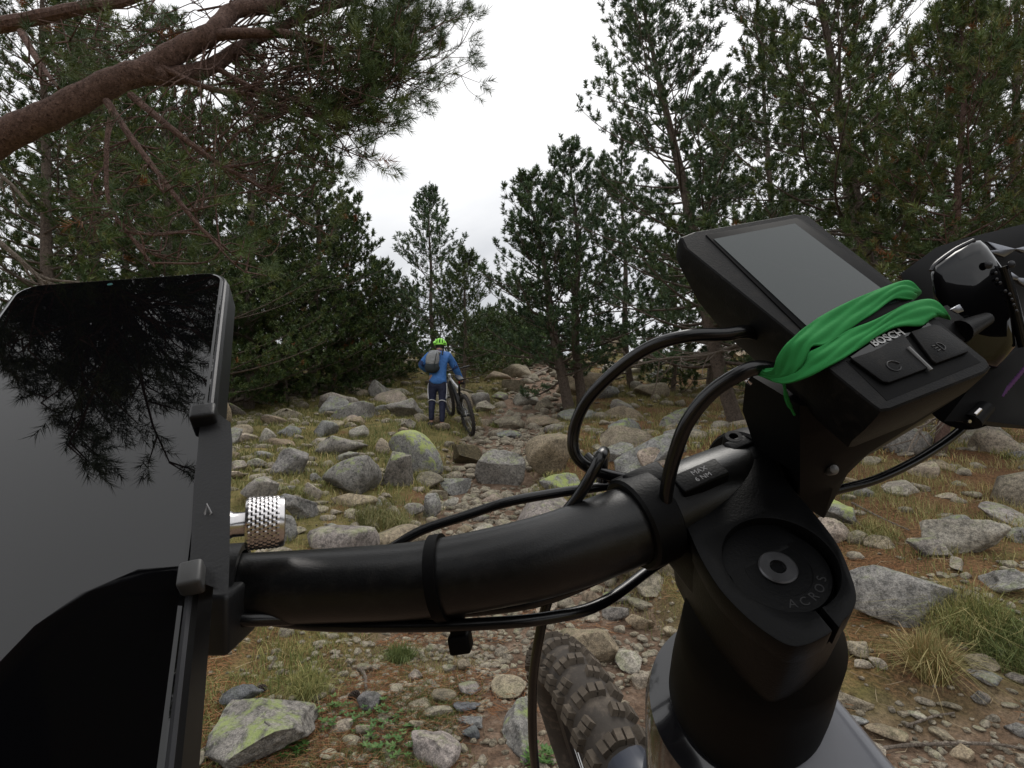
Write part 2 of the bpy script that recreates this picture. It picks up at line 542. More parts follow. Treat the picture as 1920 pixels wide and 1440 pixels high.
def litter_f(x, y):
    return np.clip(sstep(0.5, 1.6, x - trail_x(y)) * sstep(2.2, 3.2, y) * (1 - 0.6 * sstep(9, 14, y)) + sstep(-5, -7.5, x + 0.25 * y) - 0.35 * sstep(0.4, 1.5, trail_x(y) - x) * sstep(2.5, 4, y), -1, 1)
def ground_mat():
    m, n, b = newmat('forest_ground')
    g = N(n, 'ShaderNodeNewGeometry')
    P = g.outputs['Position']
    at = N(n, 'ShaderNodeAttribute'); at.attribute_name = 'trail'
    n1 = noise(n, P, 1.3, 6, 0.65)
    n2 = noise(n, P, 9, 6, 0.7)
    n3 = noise(n, P, 70, 4, 0.7)
    n4 = noise(n, P, 3.1, 5, 0.7, 0.5)
    earth = ramp(n, [(0.28, (0.070, 0.044, 0.030)), (0.5, (0.17, 0.115, 0.08)), (0.72, (0.30, 0.225, 0.17))])
    n.links.new(n2.outputs['Fac'], earth.inputs['Fac'])
    turf = ramp(n, [(0.28, (0.065, 0.058, 0.022)), (0.45, (0.135, 0.120, 0.042)), (0.60, (0.215, 0.170, 0.072)), (0.75, (0.24, 0.155, 0.075))])
    n.links.new(n4.outputs['Fac'], turf.inputs['Fac'])
    litter = ramp(n, [(0.35, (0.075, 0.038, 0.020)), (0.65, (0.23, 0.115, 0.06))])
    n.links.new(n3.outputs['Fac'], litter.inputs['Fac'])
    lm = ramp(n, [(0.50, (0, 0, 0)), (0.62, (0.85, 0.85, 0.85))])
    al = N(n, 'ShaderNodeAttribute'); al.attribute_name = 'litter'
    la = N(n, 'ShaderNodeMath', operation='MULTIPLY_ADD'); n.links.new(al.outputs['Fac'], la.inputs[0]); la.inputs[1].default_value = 0.2; n.links.new(n1.outputs['Fac'], la.inputs[2])
    n.links.new(la.outputs[0], lm.inputs['Fac'])
    c = mix(n, lm.outputs['Color'], turf.outputs['Color'], litter.outputs['Color'])
    c = mix(n, at.outputs['Fac'], c.outputs['Color'], earth.outputs['Color'])
    sp = ramp(n, [(0.32, (0.45, 0.45, 0.45)), (0.5, (1, 1, 1)), (0.68, (1.5, 1.45, 1.4))])
    n.links.new(n3.outputs['Fac'], sp.inputs['Fac'])
    c = mix(n, 0.8, c.outputs['Color'], sp.outputs['Color'], 'MULTIPLY')
    n.links.new(c.outputs['Color'], b.inputs['Base Color'])
    b.inputs['Roughness'].default_value = 0.95
    b.inputs['Specular IOR Level'].default_value = 0.15
    ad = N(n, 'ShaderNodeMath', operation='MULTIPLY_ADD')
    n.links.new(n3.outputs['Fac'], ad.inputs[0]); ad.inputs[1].default_value = 0.4
    n.links.new(n2.outputs['Fac'], ad.inputs[2])
    bump(n, b, ad.outputs[0], 1.0, 0.03)
    return m

def spread(a, near, far, n, p):
    """coordinates dense near a, out to far"""
    u = np.linspace(-1, 1, n)
    return a + np.sign(u) * (near * np.abs(u) + (far - near) * np.abs(u) ** p)
xs = spread(0, 9, 900, 300, 9)
uy = np.linspace(0, 1, 330)
ys = np.concatenate([-np.geomspace(600, 0.6, 40) + 0.0, -0.5 + 26 * uy ** 1.9, 25.5 + np.geomspace(0.2, 900, 50)])
GX, GY = np.meshgrid(xs, ys)
GZ = gh(GX, GY)
nx, ny = len(xs), len(ys)
V = np.stack([GX.ravel(), GY.ravel(), GZ.ravel()], 1)
ii = np.arange(nx * ny).reshape(ny, nx)
F = np.stack([ii[:-1, :-1].ravel(), ii[:-1, 1:].ravel(), ii[1:, 1:].ravel(), ii[1:, :-1].ravel()], 1)
M['ground'] = ground_mat()
ground = mesh_np('ground', V, F, M['ground'], smooth=True, attr=[('trail', 'POINT', trail_mask(V[:, 0], V[:, 1])), ('litter', 'POINT', litter_f(V[:, 0], V[:, 1]))])
tag(ground, 'rising mountain ground of brown earth, dry turf and needle litter with a worn stony trail', kind='structure')

# ------------------------------------------------------------------ stones
_ico = {}
def ico(sub):
    if sub not in _ico:
        bm = bmesh.new()
        bmesh.ops.create_icosphere(bm, subdivisions=sub, radius=1.0)
        bm.verts.index_update()
        _ico[sub] = (np.array([list(v.co) for v in bm.verts]), np.array([[v.index for v in f.verts] for f in bm.faces]))
        bm.free()
    return _ico[sub]
def rock_shape(seed, sub=3, planes=13, cut=(0.42, 0.88), rough=0.05, round_=0.0):
    rg = np.random.default_rng(seed)
    V, F = ico(sub)
    V = V.copy() * 1.15
    for k in range(planes):
        nrm = unit(rg.normal(size=3))
        d = rg.uniform(*cut)
        s = V @ nrm
        ov = np.maximum(0, s - d)
        V -= ov[:, None] * nrm[None] * (1 - round_)
    if rough > 0:
        q = rg.uniform(0, 50, 3)
        for o_, (fr, am) in enumerate([(1.3, rough), (3.2, rough * 0.55), (8.0, rough * 0.28)]):
            for ax in range(3):
                V[:, ax] += am * vnoise(V[:, 0] * fr + q[0], V[:, 1] * fr + q[1], V[:, 2] * fr + q[2], seed=int(seed) % 977 + ax * 7 + o_)
    lo, hi_ = V.min(0), V.max(0)
    V = (V - (lo + hi_) / 2) / (hi_ - lo) * 2
    return V, F

RB = []      # placed big stones: x, y, radius
def stone_at(name, bbox, mat, label, seed, depthk=0.8, sub=4, planes=12, round_=0.0, rough=0.06, tilt=None, cat='rock', sink=0.22, group=None):
    """a stone that stands where the photograph shows it: its foot is found on the terrain"""
    x0, y0, x1, y1 = bbox
    P, d = hit((x0 + x1) / 2, y1)
    w = (x1 - x0) / FPX * d
    h = (y1 - y0) / FPX * d
    dep = w * depthk
    near = y1 > 1040
    if near:        # looked down upon: the rows it covers are mostly its depth on the ground
        P0, _d = hit((x0 + x1) / 2, y0)
        dist = float(np.linalg.norm((P0 - P)[:2])); sl = float(-ray(0, (y0 + y1) / 2)[2] / ray(0, 0)[1]) 
        hh = max((.24 if y1 > 1270 else .46) * w, min(.6 * w, (dist - dep) * sl)); dep = max(.45 * w, dist - hh / sl * .8)
    # a stone on rising ground hides part of the slope behind: height so that its top meets the row y0
    dirh = unit(ray((x0 + x1) / 2, y1) * np.array([1, 1, 0]))
    c = P + dirh * dep * 0.45
    V, F = rock_shape(seed, sub, planes, rough=rough, round_=round_)
    rise = (ray(0, y0)[2] / ray(0, y0)[1]) * (c[1]) + CAMZ            # height of the sight line to the top edge at c
    top = max(rise, P[2] + 0.35 * h)
    bot = P[2] - sink * max(h, 0.3 * w)
    if near:
        c = P + dirh * dep * 0.5; zg = float(gh(c[0], c[1])); top = zg + hh; bot = zg - .25 * hh
    a = math.atan2(dirh[1], dirh[0]) - math.pi / 2
    ca, sa = math.cos(a), math.sin(a)
    X = V[:, 0] * w / 2; Y = V[:, 1] * dep / 2; Z = V[:, 2] * (top - bot) / 2
    if tilt:
        Z = Z + X * tilt
        Z = Z - (Z.max() - (top - bot) / 2)
    Vw = np.stack([c[0] + X * ca - Y * sa, c[1] + X * sa + Y * ca, (top + bot) / 2 + Z], 1)
    o = mesh_np(name, Vw, F, M[mat], smooth=True, local=(c[0], c[1], P[2]))
    tag(o, label, cat, group)
    RB.append((c[0], c[1], max(w, dep) / 2))
    return o

KEY = [
 ((603, 853, 718, 932), 'lichen_rock', 'angular grey boulder crusted with black and green lichen, above the handlebar in the mid-left grass', 11, .8, 10),
 ((508, 838, 577, 892), 'granite', 'smooth pale grey boulder in turf, up and left of the black-lichened boulder', 12, .8, 12),
 ((725, 806, 832, 892), 'green_slab', 'large block with a yellow-green sloping top, below the walker in blue', 13, .9, 7),
 ((713, 846, 776, 915), 'lichen_rock', 'upright grey lichened stone leaning against the left of the yellow-green topped block', 14, .7, 10),
 ((848, 832, 906, 872), 'dark_red_rock', 'dark purplish-red stone right of the yellow-green topped block', 15, .9, 11),
 ((888, 842, 986, 912), 'granite', 'pale grey-green pointed slab between the dark red stone and the big brown boulder', 16, .8, 9),
 ((982, 812, 1084, 892), 'granite_brown', 'large smooth brown-grey boulder left of the big hose loop', 17, .9, 12),
 ((1150, 812, 1292, 888), 'granite', 'broad blue-grey boulder seen through the hose loop, white crusts on top', 18, .8, 11),
 ((1195, 838, 1257, 886), 'granite_pale', 'pale small boulder in front of the broad blue-grey one, above the stem', 19, .8, 12),
 ((618, 752, 712, 788), 'lichen_rock', 'long low lichened slab lying in the turf left of the walker', 20, .7, 10),
 ((718, 746, 797, 788), 'granite', 'spotted grey boulder just left of the walker\'s legs', 21, .8, 12),
 ((588, 788, 634, 820), 'granite', 'grey stone with a dark face below the long low slab', 22, .8, 10),
 ((654, 797, 692, 824), 'granite_pale', 'small whitish stone right of the dark-faced grey stone', 23, .8, 12),
 ((484, 802, 516, 834), 'granite_pale', 'small pale upright stone alone in turf, right of the phone', 24, .8, 12),
 ((428, 737, 480, 763), 'granite_pale', 'low pale stone in brown turf at the edge of the left pines', 25, .8, 12),
 ((392, 735, 432, 800), 'tan_rock', 'tall rounded tan boulder half hidden by the right edge of the phone', 26, .8, 13),
 ((452, 893, 520, 945), 'granite', 'sharp-topped grey stone left of the small pale cone-shaped stone', 27, .8, 8),
 ((561, 904, 602, 942), 'granite_pale', 'small cone-shaped pale stone below left of the black-lichened boulder', 28, .8, 12),
 ((523, 924, 597, 978), 'granite', 'tilted oblong grey-white stone right of the silver knob', 29, .7, 11),
 ((519, 963, 557, 1016), 'granite', 'grey stone standing on the bar\'s upper edge next to the silver knob', 30, .7, 10),
 ((704, 821, 731, 852), 'granite_pale', 'small round bluish-white stone at the left foot of the yellow-green topped block', 31, .9, 14),
 ((774, 884, 834, 918), 'granite_brown', 'reddish rounded stone below the yellow-green topped block', 32, .8, 12),
 ((823, 896, 884, 930), 'granite', 'grey flat-topped stone right of the reddish rounded one', 33, .8, 10),
 ((1010, 886, 1092, 918), 'green_slab', 'low moss-tinted slab under the big brown-grey boulder', 34, .7, 12),
 ((793, 924, 827, 972), 'granite', 'narrow upright grey stone at the left edge of the trail', 35, .6, 10),
 ((1040, 698, 1150, 738), 'granite_brown', 'broad low slab at the foot of the twin-trunk pine', 36, .7, 12),
 ((1112, 722, 1162, 748), 'granite', 'rounded stone in front of the broad low slab by the twin-trunk pine', 37, .8, 12),
 ((1533, 936, 1600, 988), 'green_slab', 'upper of the two greenish stones right of the stem', 38, .9, 10),
 ((1528, 970, 1592, 1020), 'granite_pale', 'lower of the two greenish stones right of the stem, paler and rounder', 39, .9, 11),
 ((1590, 994, 1632, 1022), 'granite_brown', 'squarish brown stone right of the pair of greenish stones', 40, .8, 9),
 ((1624, 1003, 1680, 1032), 'tan_rock', 'low tan stone right of the squarish brown one', 41, .8, 10),
 ((1588, 1054, 1788, 1180), 'granite', 'largest boulder right of the stem, grey with black specks and a dark undercut', 42, .8, 9),
 ((1703, 864, 1757, 896), 'granite_pale', 'white-grey stone alone on the brown bank below the right-hand cable', 43, .8, 10),
 ((1742, 993, 1878, 1042), 'granite_pale', 'long pale log-like stone on the right bank', 44, .35, 12),
 ((1708, 1018, 1778, 1047), 'granite', 'flat dark grey stone in turf below the long log-like stone', 45, .7, 11),
 ((1784, 1034, 1806, 1078), 'granite_pale', 'thin upright finger-like stone above the grass tuft on the right', 46, .8, 11),
 ((1848, 1060, 1935, 1125), 'granite', 'angular blue-grey boulder cut by the right edge of the picture', 47, .8, 9),
 ((1893, 988, 1935, 1018), 'granite', 'small grey stone at the right edge, above the angular blue-grey boulder', 48, .8, 10),
 ((1812, 1216, 1868, 1262), 'granite_brown', 'flat brown stone leaning behind the speckled one at lower right', 49, .5, 11),
 ((1820, 1244, 1875, 1294), 'granite', 'speckled round stone in front of the flat brown one at lower right', 50, .9, 13),
 ((1890, 1254, 1935, 1288), 'granite', 'pale stone at the right edge beside the speckled round one', 51, .8, 11),
 ((1628, 1337, 1698, 1394), 'granite_brown', 'largest smooth oval cobble at lower right, above the grey frame tube', 52, .8, 14),
 ((1530, 1310, 1584, 1358), 'granite_brown', 'round brown cobble next to the head tube', 53, .8, 14),
 ((1558, 1302, 1634, 1333), 'tan_rock', 'flat yellowish cobble on top of the small cobble pile by the head tube', 54, .7, 10),
 ((1584, 1330, 1627, 1365), 'granite', 'blocky cobble between the round brown and the oval one', 55, .8, 9),
 ((1590, 1210, 1628, 1242), 'granite_brown', 'light brown stone on bare earth right of the stem\'s lower end', 56, .8, 13),
 ((1604, 1232, 1634, 1257), 'granite_pale', 'small whitish stone touching the light brown one on bare earth', 57, .8, 12),
 ((1631, 1233, 1662, 1254), 'granite_pale', 'small angular white stone, rightmost of the trio on bare earth', 58, .8, 9),
 ((390, 1288, 602, 1460), 'lichen_rock', 'largest grey rock slab at lower left, with a bright yellow-green lichen patch', 59, .9, 11),
 ((413, 1287, 492, 1334), 'slate', 'dark olive flat stone behind the large lower-left slab', 60, .6, 12),
 ((766, 1364, 868, 1460), 'granite', 'grey granite block at the bottom edge, left of the tall upright slab', 61, .9, 10),
 ((918, 1268, 988, 1316), 'tan_rock', 'oval tan stone resting against the tyre', 62, .8, 15),
 ((938, 1300, 1008, 1440), 'lichen_rock', 'tall green-streaked slab left of the front tyre', 63, .8, 9),
 ((1038, 1158, 1178, 1254), 'granite_brown', 'big angular brown-grey rock just ahead of the front tyre', 64, .8, 8),
 ((1153, 1211, 1205, 1264), 'granite_pale', 'speckled rounded stone between the big angular rock and the head tube', 65, .9, 13),
 ((668, 1298, 717, 1342), 'slate', 'blue-grey slate piece on needle litter', 66, .6, 9),
 ((803, 1284, 857, 1322), 'granite_brown', 'largest rounded cobble in the middle of the pebble bed', 67, .9, 14),
 ((763, 1307, 810, 1338), 'tan_rock', 'oval yellow-tan cobble at the lower side of the pebble bed', 68, .8, 15),
 ((858, 1279, 902, 1310), 'granite', 'light speckled cobble right of the largest rounded one', 69, .8, 13),
 ((848, 1309, 902, 1340), 'slate', 'flat slate-grey cobble under the light speckled one', 70, .7, 10),
 ((853, 1336, 905, 1370), 'granite', 'blocky grey cobble below the flat slate-grey one', 71, .8, 10),
 ((866, 1361, 900, 1392), 'slate', 'small bluish round cobble at the bottom of the pebble bed', 72, .8, 14),
 ((790, 1320, 850, 1350), 'granite_brown', 'brown cobble with a red cast left of the blocky grey one', 73, .8, 10),
 ((764, 1255, 795, 1280), 'granite_pale', 'small pale grey cobble at the left of the pebble bed', 74, .8, 11),
 ((856, 1235, 885, 1262), 'granite_brown', 'dusky upright cobble under the zip-tie tail', 75, .8, 12),
 ((828, 1246, 855, 1262), 'granite_pale', 'flat whitish cobble left of the dusky upright one', 76, .8, 12),
 ((1243, 1168, 1277, 1198), 'tan_rock', 'tan cobble close to the left side of the steering head', 77, .9, 13),
 ((1172, 1164, 1228, 1184), 'granite_brown', 'flat brown stone on earth above the speckled rounded one', 78, .7, 12),
 ((1128, 1150, 1180, 1165), 'granite', 'thin flat stone behind the big angular rock', 79, .7, 12),
 ((1890, 1345, 1935, 1385), 'granite', 'grey broken stone at the right edge near the bottom', 80, .8, 9),
 ((1700, 1330, 1735, 1352), 'granite_pale', 'small white stone right of the largest oval cobble', 81, .8, 10),
 ((1760, 1310, 1800, 1335), 'tan_rock', 'orange-brown wedge stone on the bare earth at lower right', 82, .8, 7),
 ((500, 1225, 520, 1242), 'granite_pale', 'white pebble on needle litter under the bar', 83, .8, 12),
 ((1135, 622, 1178, 660), 'tan_rock', 'far pinkish boulder behind the twin-trunk pine', 84, .9, 12),
 ((1270, 668, 1300, 700), 'granite', 'rounded grey boulder on the ridge behind the hose loop', 85, .8, 14),
 ((1300, 640, 1380, 690), 'granite', 'large pale boulder on the ridge at the foot of the leaning right pine', 86, .8, 13),
 ((500, 700, 540, 735), 'granite_brown', 'round brown boulder in shade under the left pines', 87, .9, 14),
 ((450, 702, 480, 732), 'granite_brown', 'dark rounded boulder in shade, left of the brown one under the pines', 88, .9, 14),
 ((620, 700, 660, 716), 'granite_pale', 'white low stone at the edge of the pines\' shade', 89, .8, 12),
 ((690, 712, 735, 746), 'granite', 'blocky grey stone uphill left of the walker', 90, .8, 10),
 ((650, 722, 692, 742), 'granite_pale', 'pale wedge stone left of the blocky grey one', 91, .8, 9),
 ((960, 735, 1010, 760), 'granite_pale', 'rounded pale stone uphill right of the pushed bicycle', 92, .8, 13),
 ((940, 712, 985, 735), 'granite_brown', 'brown flat stone near the top of the trail', 93, .8, 12),
 ((905, 695, 960, 712), 'granite_brown', 'low brown slab right below the ridge line', 94, .8, 12),
 ((890, 750, 930, 772), 'granite_pale', 'angular pale stone above the rear wheel of the pushed bicycle', 95, .8, 9),
 ((1000, 745, 1040, 770), 'granite_brown', 'brown boulder left of the hose loop, high on the slope', 96, .8, 13),
 ((925, 780, 985, 806), 'granite_brown', 'flat broad stone right of the pushed bicycle\'s rear wheel', 97, .8, 12),
 ((745, 800, 775, 815), 'granite_brown', 'half-buried brown stone behind the yellow-green topped block', 98, .8, 13),
]
for i, (bb, mt, lb, sd_, dk, pl) in enumerate(KEY):
    big = (bb[2] - bb[0]) > 55
    stone_at('rock', bb, mt, lb, sd_ * 7 + 1, dk, 5 if (bb[2] - bb[0]) > 120 else (4 if big else 3), pl + (3 if pl < 13 else 6), round_=0.0 if pl < 12 else (0.15 if pl < 14 else 0.3),
             rough=0.055, group=None, tilt=(-.28 if sd_ == 13 else .25 if sd_ in (27, 11) else None), cat='boulder' if big else 'stone')

# loose stones over the whole slope: the ones that show largest are things, the rest stays one mass
rg = np.random.default_rng(77)
cand = []
tries = 0
def clear(x, y, r):
    for (a, b, c) in RB:
        if (a - x) ** 2 + (b - y) ** 2 < (c * 0.9 + r) ** 2: return False
    if (x - 0.20) ** 2 + (y - 0.85) ** 2 < 0.2: return False
    return True
placed = []
_cell = {}
def add_stone(x, y, s, kind):
    if not clear(x, y, s * 0.45): return
    gx, gy = int(x // .6), int(y // .6)
    for i_ in (-1, 0, 1):
        for j_ in (-1, 0, 1):
            for (a, b, c) in _cell.get((gx + i_, gy + j_), ()):
                if (a - x) ** 2 + (b - y) ** 2 < (0.66 * (c + s) / 2) ** 2: return
    _cell.setdefault((gx, gy), []).append((x, y, s))
    placed.append((x, y, s, kind))
def cands(n, yf, xf):
    Y = yf(rg.random(n)); X = xf(n, Y)
    return X, Y, trail_mask(X, Y)
X, Y, TM = cands(9000, lambda u: 3.0 + 21 * u ** 1.25, lambda n, Y: rg.uniform(-0.75, 0.75, n) * (Y + 1.5))
NZ = fbm(X * 0.6, Y * 0.6, 0, 3, 21)
for x, y, tm, nz in zip(X.tolist(), Y.tolist(), TM.tolist(), NZ.tolist()):      # slope stones
    if rg.random() > 0.42 + 0.5 * tm + 0.8 * nz: continue
    if x < -0.36 * y - 1.0 and y > 12: continue
    if x > 1.4 and y < 7 and rg.random() < 0.55: continue
    s = min(0.095 * (1 - rg.random()) ** -0.72, 0.72) * (0.75 + 0.045 * y)
    if y < 10.5 and tm > .5 and s > .30 and rg.random() < .85: continue
    add_stone(x, y, s, 's')
X = rg.normal(-0.30, 0.28, 2300); Y = rg.uniform(1.35, 3.4, 2300); NZ = fbm(X * 2, Y * 2, 0, 2, 31)
for x, y, nz in zip(X.tolist(), Y.tolist(), NZ.tolist()):      # pebble bed beside the front wheel
    s = 0.031 * (1 - rg.random()) ** -0.42
    if s > 0.085 or nz < -0.28: continue
    add_stone(x, y, s, 'p')
X = rg.uniform(0.25, 2.6, 2300); Y = rg.uniform(1.25, 2.7, 2300); NZ = fbm(X * 1.5, Y * 1.5, 0, 2, 33)
for x, y, nz in zip(X.tolist(), Y.tolist(), NZ.tolist()):      # gravel to the right
    s = 0.028 * (1 - rg.random()) ** -0.5
    if s > 0.12 or nz < -0.05 - 0.5 * (y < 2.0): continue
    add_stone(x, y, s, 'g')
Y = rg.uniform(2.6, 11, 1700); X = trail_x(Y) + rg.normal(0, 0.45, 1700) * trail_w(Y)
for x, y in zip(X.tolist(), Y.tolist()):      # small stones on the trail ahead
    s = min(0.035 * (1 - rg.random()) ** -0.5, 0.15) * (1 + .04 * y)
    add_stone(x, y, s, 't')
_PZ = {}
def seen(x, y, s):
    z = _PZ[(x, y)]; dy = y * FWD[1] + (z - CAMZ) * FWD[2]
    if dy < 0.3: return 0
    u = x / dy; v = (y * UP[1] + (z - CAMZ) * UP[2]) / dy
    px, py = 960 + 1000 * u, 720 - 1000 * v
    if px < 330 or px > 1950 or py > 1470: return 0
    if px < 1000 and 1040 < py < 1165: return 0            # behind the bar
    if 1260 < px < 1560 and py > 860: return 0               # behind the stem
    return s / dy
_A = np.array([(p[0], p[1]) for p in placed]); _Z = gh(_A[:, 0], _A[:, 1])
_PZ.update({(p[0], p[1]): float(z) for p, z in zip(placed, _Z)})
placed.sort(key=lambda p: -seen(p[0], p[1], p[2]))
nind = 300 - len(KEY)
FD0 = hit(818, 801)[1]
_rs = [rock_shape(900 + k, 3, 15, rough=0.075, round_=[0, 0, .1, .25][k % 4]) for k in range(14)]
_rs2 = [rock_shape(950 + k, 2, 12, rough=0.07, round_=[0, 0, .1, .25][k % 4]) for k in range(16)]
_shared = {}
LBL = {'s': ('loose grey-brown stones spread over the slope and upper trail', 'loose stone half sunk in turf or earth on the slope'),
       'p': ('cobbles of the pebble bed left of the front wheel', 'grey-brown cobble in the pebble bed left of the front wheel'),
       'g': ('gravel stones on the bare earth right of the stem', 'pale gravel stone on bare earth at lower right'),
       't': ('small stones on the trodden trail above the handlebar', 'small brown stone on the trodden earth of the trail')}
MATS = ['granite', 'granite_pale', 'granite_brown', 'granite_brown', 'granite', 'granite_pale', 'tan_rock', 'lichen_rock']
SV = []; SF = []; SN = 0
for i, (x, y, s, kind) in enumerate(placed):
    z = _PZ[(x, y)]
    an = rg.uniform(0, 6.28); fl = rg.uniform(0.34, 0.72); el = rg.uniform(0.65, 1.0)
    if i < nind:
        k = int(rg.integers(14)); mt = MATS[int(rg.integers(len(MATS) if kind in 'st' else 7))]
        key = (k, mt)
        if key not in _shared:
            V, F = _rs[k]
            me = bpy.data.meshes.new('rock')
            me.from_pydata((V * 0.5).tolist(), [], F.tolist())
            me.polygons.foreach_set('use_smooth', np.ones(len(me.polygons), bool))
            me.materials.append(M[mt]); me.update()
            _shared[key] = me
        o = bpy.data.objects.new('rock', _shared[key])
        COL.objects.link(o)
        o.location = (x, y, z + s * fl * (0.06 if kind == 's' else .16))
        o.scale = (s, s * el, s * fl)
        o.rotation_euler = (rg.normal(0, .15), rg.normal(0, .15), an)
        tone = {'granite': 'grey', 'granite_pale': 'pale grey', 'granite_brown': 'brown-grey', 'tan_rock': 'tan', 'lichen_rock': 'lichened'}[mt]
        if kind == 's':
            sz = 'small' if s < .16 else ('middling' if s < .3 else 'large')
            dx_ = x - float(trail_x(y))
            zn = ('on the trail' if abs(dx_) < float(trail_w(y)) else 'on the left slope' if dx_ < 0 else 'on the right slope')
            zn2 = 'close to the bar' if y < 5.5 else ('below the walker' if y < FD0 else 'uphill of the walker')
            lb_ = '%s %s loose stone %s, %s' % (sz, tone, zn, zn2)
        elif kind == 'p': lb_ = '%s %s cobble in the %s pebble bed left of the front wheel' % ('larger' if s > .055 else 'small', tone, 'upper' if y > 2.1 else 'lower')
        elif kind == 'g': lb_ = '%s gravel stone on bare earth at lower right' % tone
        else: lb_ = '%s %s stone on trodden trail earth above the bar' % ('small' if s < .08 else 'fist-sized', tone)
        tag(o, lb_, 'stone', LBL[kind][0])
    else:
        V, F = _rs2[int(rg.integers(16))]
        ca, sa = math.cos(an), math.sin(an)
        X = V[:, 0] * s / 2; Y = V[:, 1] * s * el / 2; Z = V[:, 2] * s * fl / 2
        SV.append(np.stack([x + X * ca - Y * sa, y + X * sa + Y * ca, z + s * fl * 0.12 + Z], 1))
        SF.append(F + SN); SN += len(V)
V = np.vstack(SV); F = np.vstack(SF)
gv = mesh_np('scattered_stones', V, F, rock_mat('gravel_stone', 0.30, 0.15, dark=0.2, warm=0.9), smooth=True)
tag(gv, 'countless smaller stones and pebbles strewn over trail, bank and slope', 'stones', kind='stuff')
# fine grit
GVv = []; GF = []; gn = 0
V0, F0 = ico(1)
grg = np.random.default_rng(5)
cnt = 3600
gy = 1.2 + 4.0 * grg.random(cnt) ** 1.5
gx = trail_x(gy) + grg.normal(0, 0.75, cnt) * 1.2
gs = 0.008 + 0.012 * grg.random(cnt) ** 2
gz = gh(gx, gy)
J = grg.uniform(0.6, 1.25, (cnt, len(V0)))
VV = V0[None] * J[:, :, None] * gs[:, None, None] * np.array([1, 0.8, 0.6])[None, None] + np.stack([gx, gy, gz + gs * 0.2], 1)[:, None, :]
FF = F0[None] + (np.arange(cnt) * len(V0))[:, None, None]
grit = mesh_np('grit', VV.reshape(-1, 3), FF.reshape(-1, 3), rock_mat('grit_stone', 0.28, 0.0, dark=0.1, warm=1.3))
tag(grit, 'fine grit and gravel crumbs over the trail earth', 'grit', kind='stuff')
RB += [(p[0], p[1], p[2] / 2) for p in placed if p[3] == 's' and p[2] > .17]
# ------------------------------------------------------------------ grass, litter, twigs
def blades(name, base, height, width, lean, mat, rg, droop=0.5, attr_lo=0.0, attr_hi=1.0):
    """each blade: two segments tapering to a point (3 triangles)"""
    n = len(base)
    az = rg.uniform(0, 2 * math.pi, n)
    side = np.stack([np.cos(az), np.sin(az), np.zeros(n)], 1)
    ld = rg.uniform(0, 2 * math.pi, n)
    lv = np.stack([np.cos(ld), np.sin(ld), np.zeros(n)], 1) * (np.abs(rg.normal(0, 1, n)) * lean)[:, None]
    h = height[:, None]
    up = np.array([0, 0, 1.0])[None]
    mid = base + h * (up * 0.6 + lv * 0.5)
    tip = base + h * (up * (1.0 - droop * np.linalg.norm(lv, axis=1)[:, None].clip(0, 1.4) * 0.6) + lv * 1.5)
    w = width[:, None] / 2
    V = np.stack([base - side * w, base + side * w, mid + side * w * 0.7, mid - side * w * 0.7, tip], 1)
    F = np.array([[0, 1, 2], [0, 2, 3], [3, 2, 4]])
    FF = F[None] + (np.arange(n) * 5)[:, None, None]
    tint = np.repeat(rg.uniform(attr_lo, attr_hi, n), 3)
    return V.reshape(-1, 3), FF.reshape(-1, 3), tint

grass_cols = [(0.0, (0.075, 0.11, 0.032)), (0.35, (0.16, 0.18, 0.060)), (0.6, (0.28, 0.25, 0.10)), (0.85, (0.42, 0.34, 0.17)), (1.0, (0.36, 0.20, 0.09))]
M['grass'] = needle_mat('dry_grass', grass_cols, 0.7)
rg = np.random.default_rng(4)
CB, CH, CW, CT = [], [], [], []
def on_ground(A): return np.stack([A[:, 0], A[:, 1], gh(A[:, 0], A[:, 1]) - 0.005], 1)
def clump(x, y, n, r, h, w, tl, th):
    a = rg.uniform(0, 6.283, n); q = r * np.sqrt(rg.random(n))
    X = x + q * np.cos(a); Y = y + q * np.sin(a)
    CB.append(np.stack([X, Y], 1)); CH.append(h * rg.uniform(0.5, 1.2, n)); CW.append(np.full(n, w)); CT.append(rg.uniform(tl, th, n))
Yc = 1.4 + 15 * rg.random(3600) ** 1.35; Xc = rg.uniform(-0.8, 1.0, 3600) * (Yc + 0.8)
for x, y, tm, f, f2 in zip(Xc.tolist(), Yc.tolist(), trail_mask(Xc, Yc).tolist(), fbm(Xc * 0.8, Yc * 0.8, 0, 3, 61).tolist(), fbm(Xc * 0.5, Yc * 0.5, 0, 2, 71).tolist()):
    if tm > 0.45 or f < -0.22: continue
    if y < 2.6 and x > -0.35 and x < 1.0: continue
    if y < 2.15 and x > 0 and rg.random() < .93: continue
    if len(CB) > 2100: break
    near = y < 5
    hh = (0.055 if y < 3 else 0.085) * (1 + 0.5 * f)
    t0 = np.clip(0.35 + 0.5 * f2 + (0.30 if x > 0.5 and y > 2.4 else 0), 0, 0.85)
    clump(x, y, 52 if near else 24, 0.10 + 0.02 * y, hh, 0.0030 if near else 0.009, max(0, t0 - 0.25), min(1, t0 + 0.3))
# turf gathers round the feet of the stones
for (a, b, c) in RB:
    if b < 2.2 and a > -.4: continue
    for j in range(int(6 + 10 * c)):
        t_ = rg.uniform(0, 6.283); q_ = c * rg.uniform(.75, 1.25) + .02
        x, y = a + math.cos(t_) * q_, b + math.sin(t_) * q_
        if abs(x - float(trail_x(y))) < .8 * float(trail_w(y)): continue
        clump(x, y, 14, 0.05 + .01 * y, 0.05 + 0.008 * b, 0.0030 if y < 5 else .008, .15, .85)
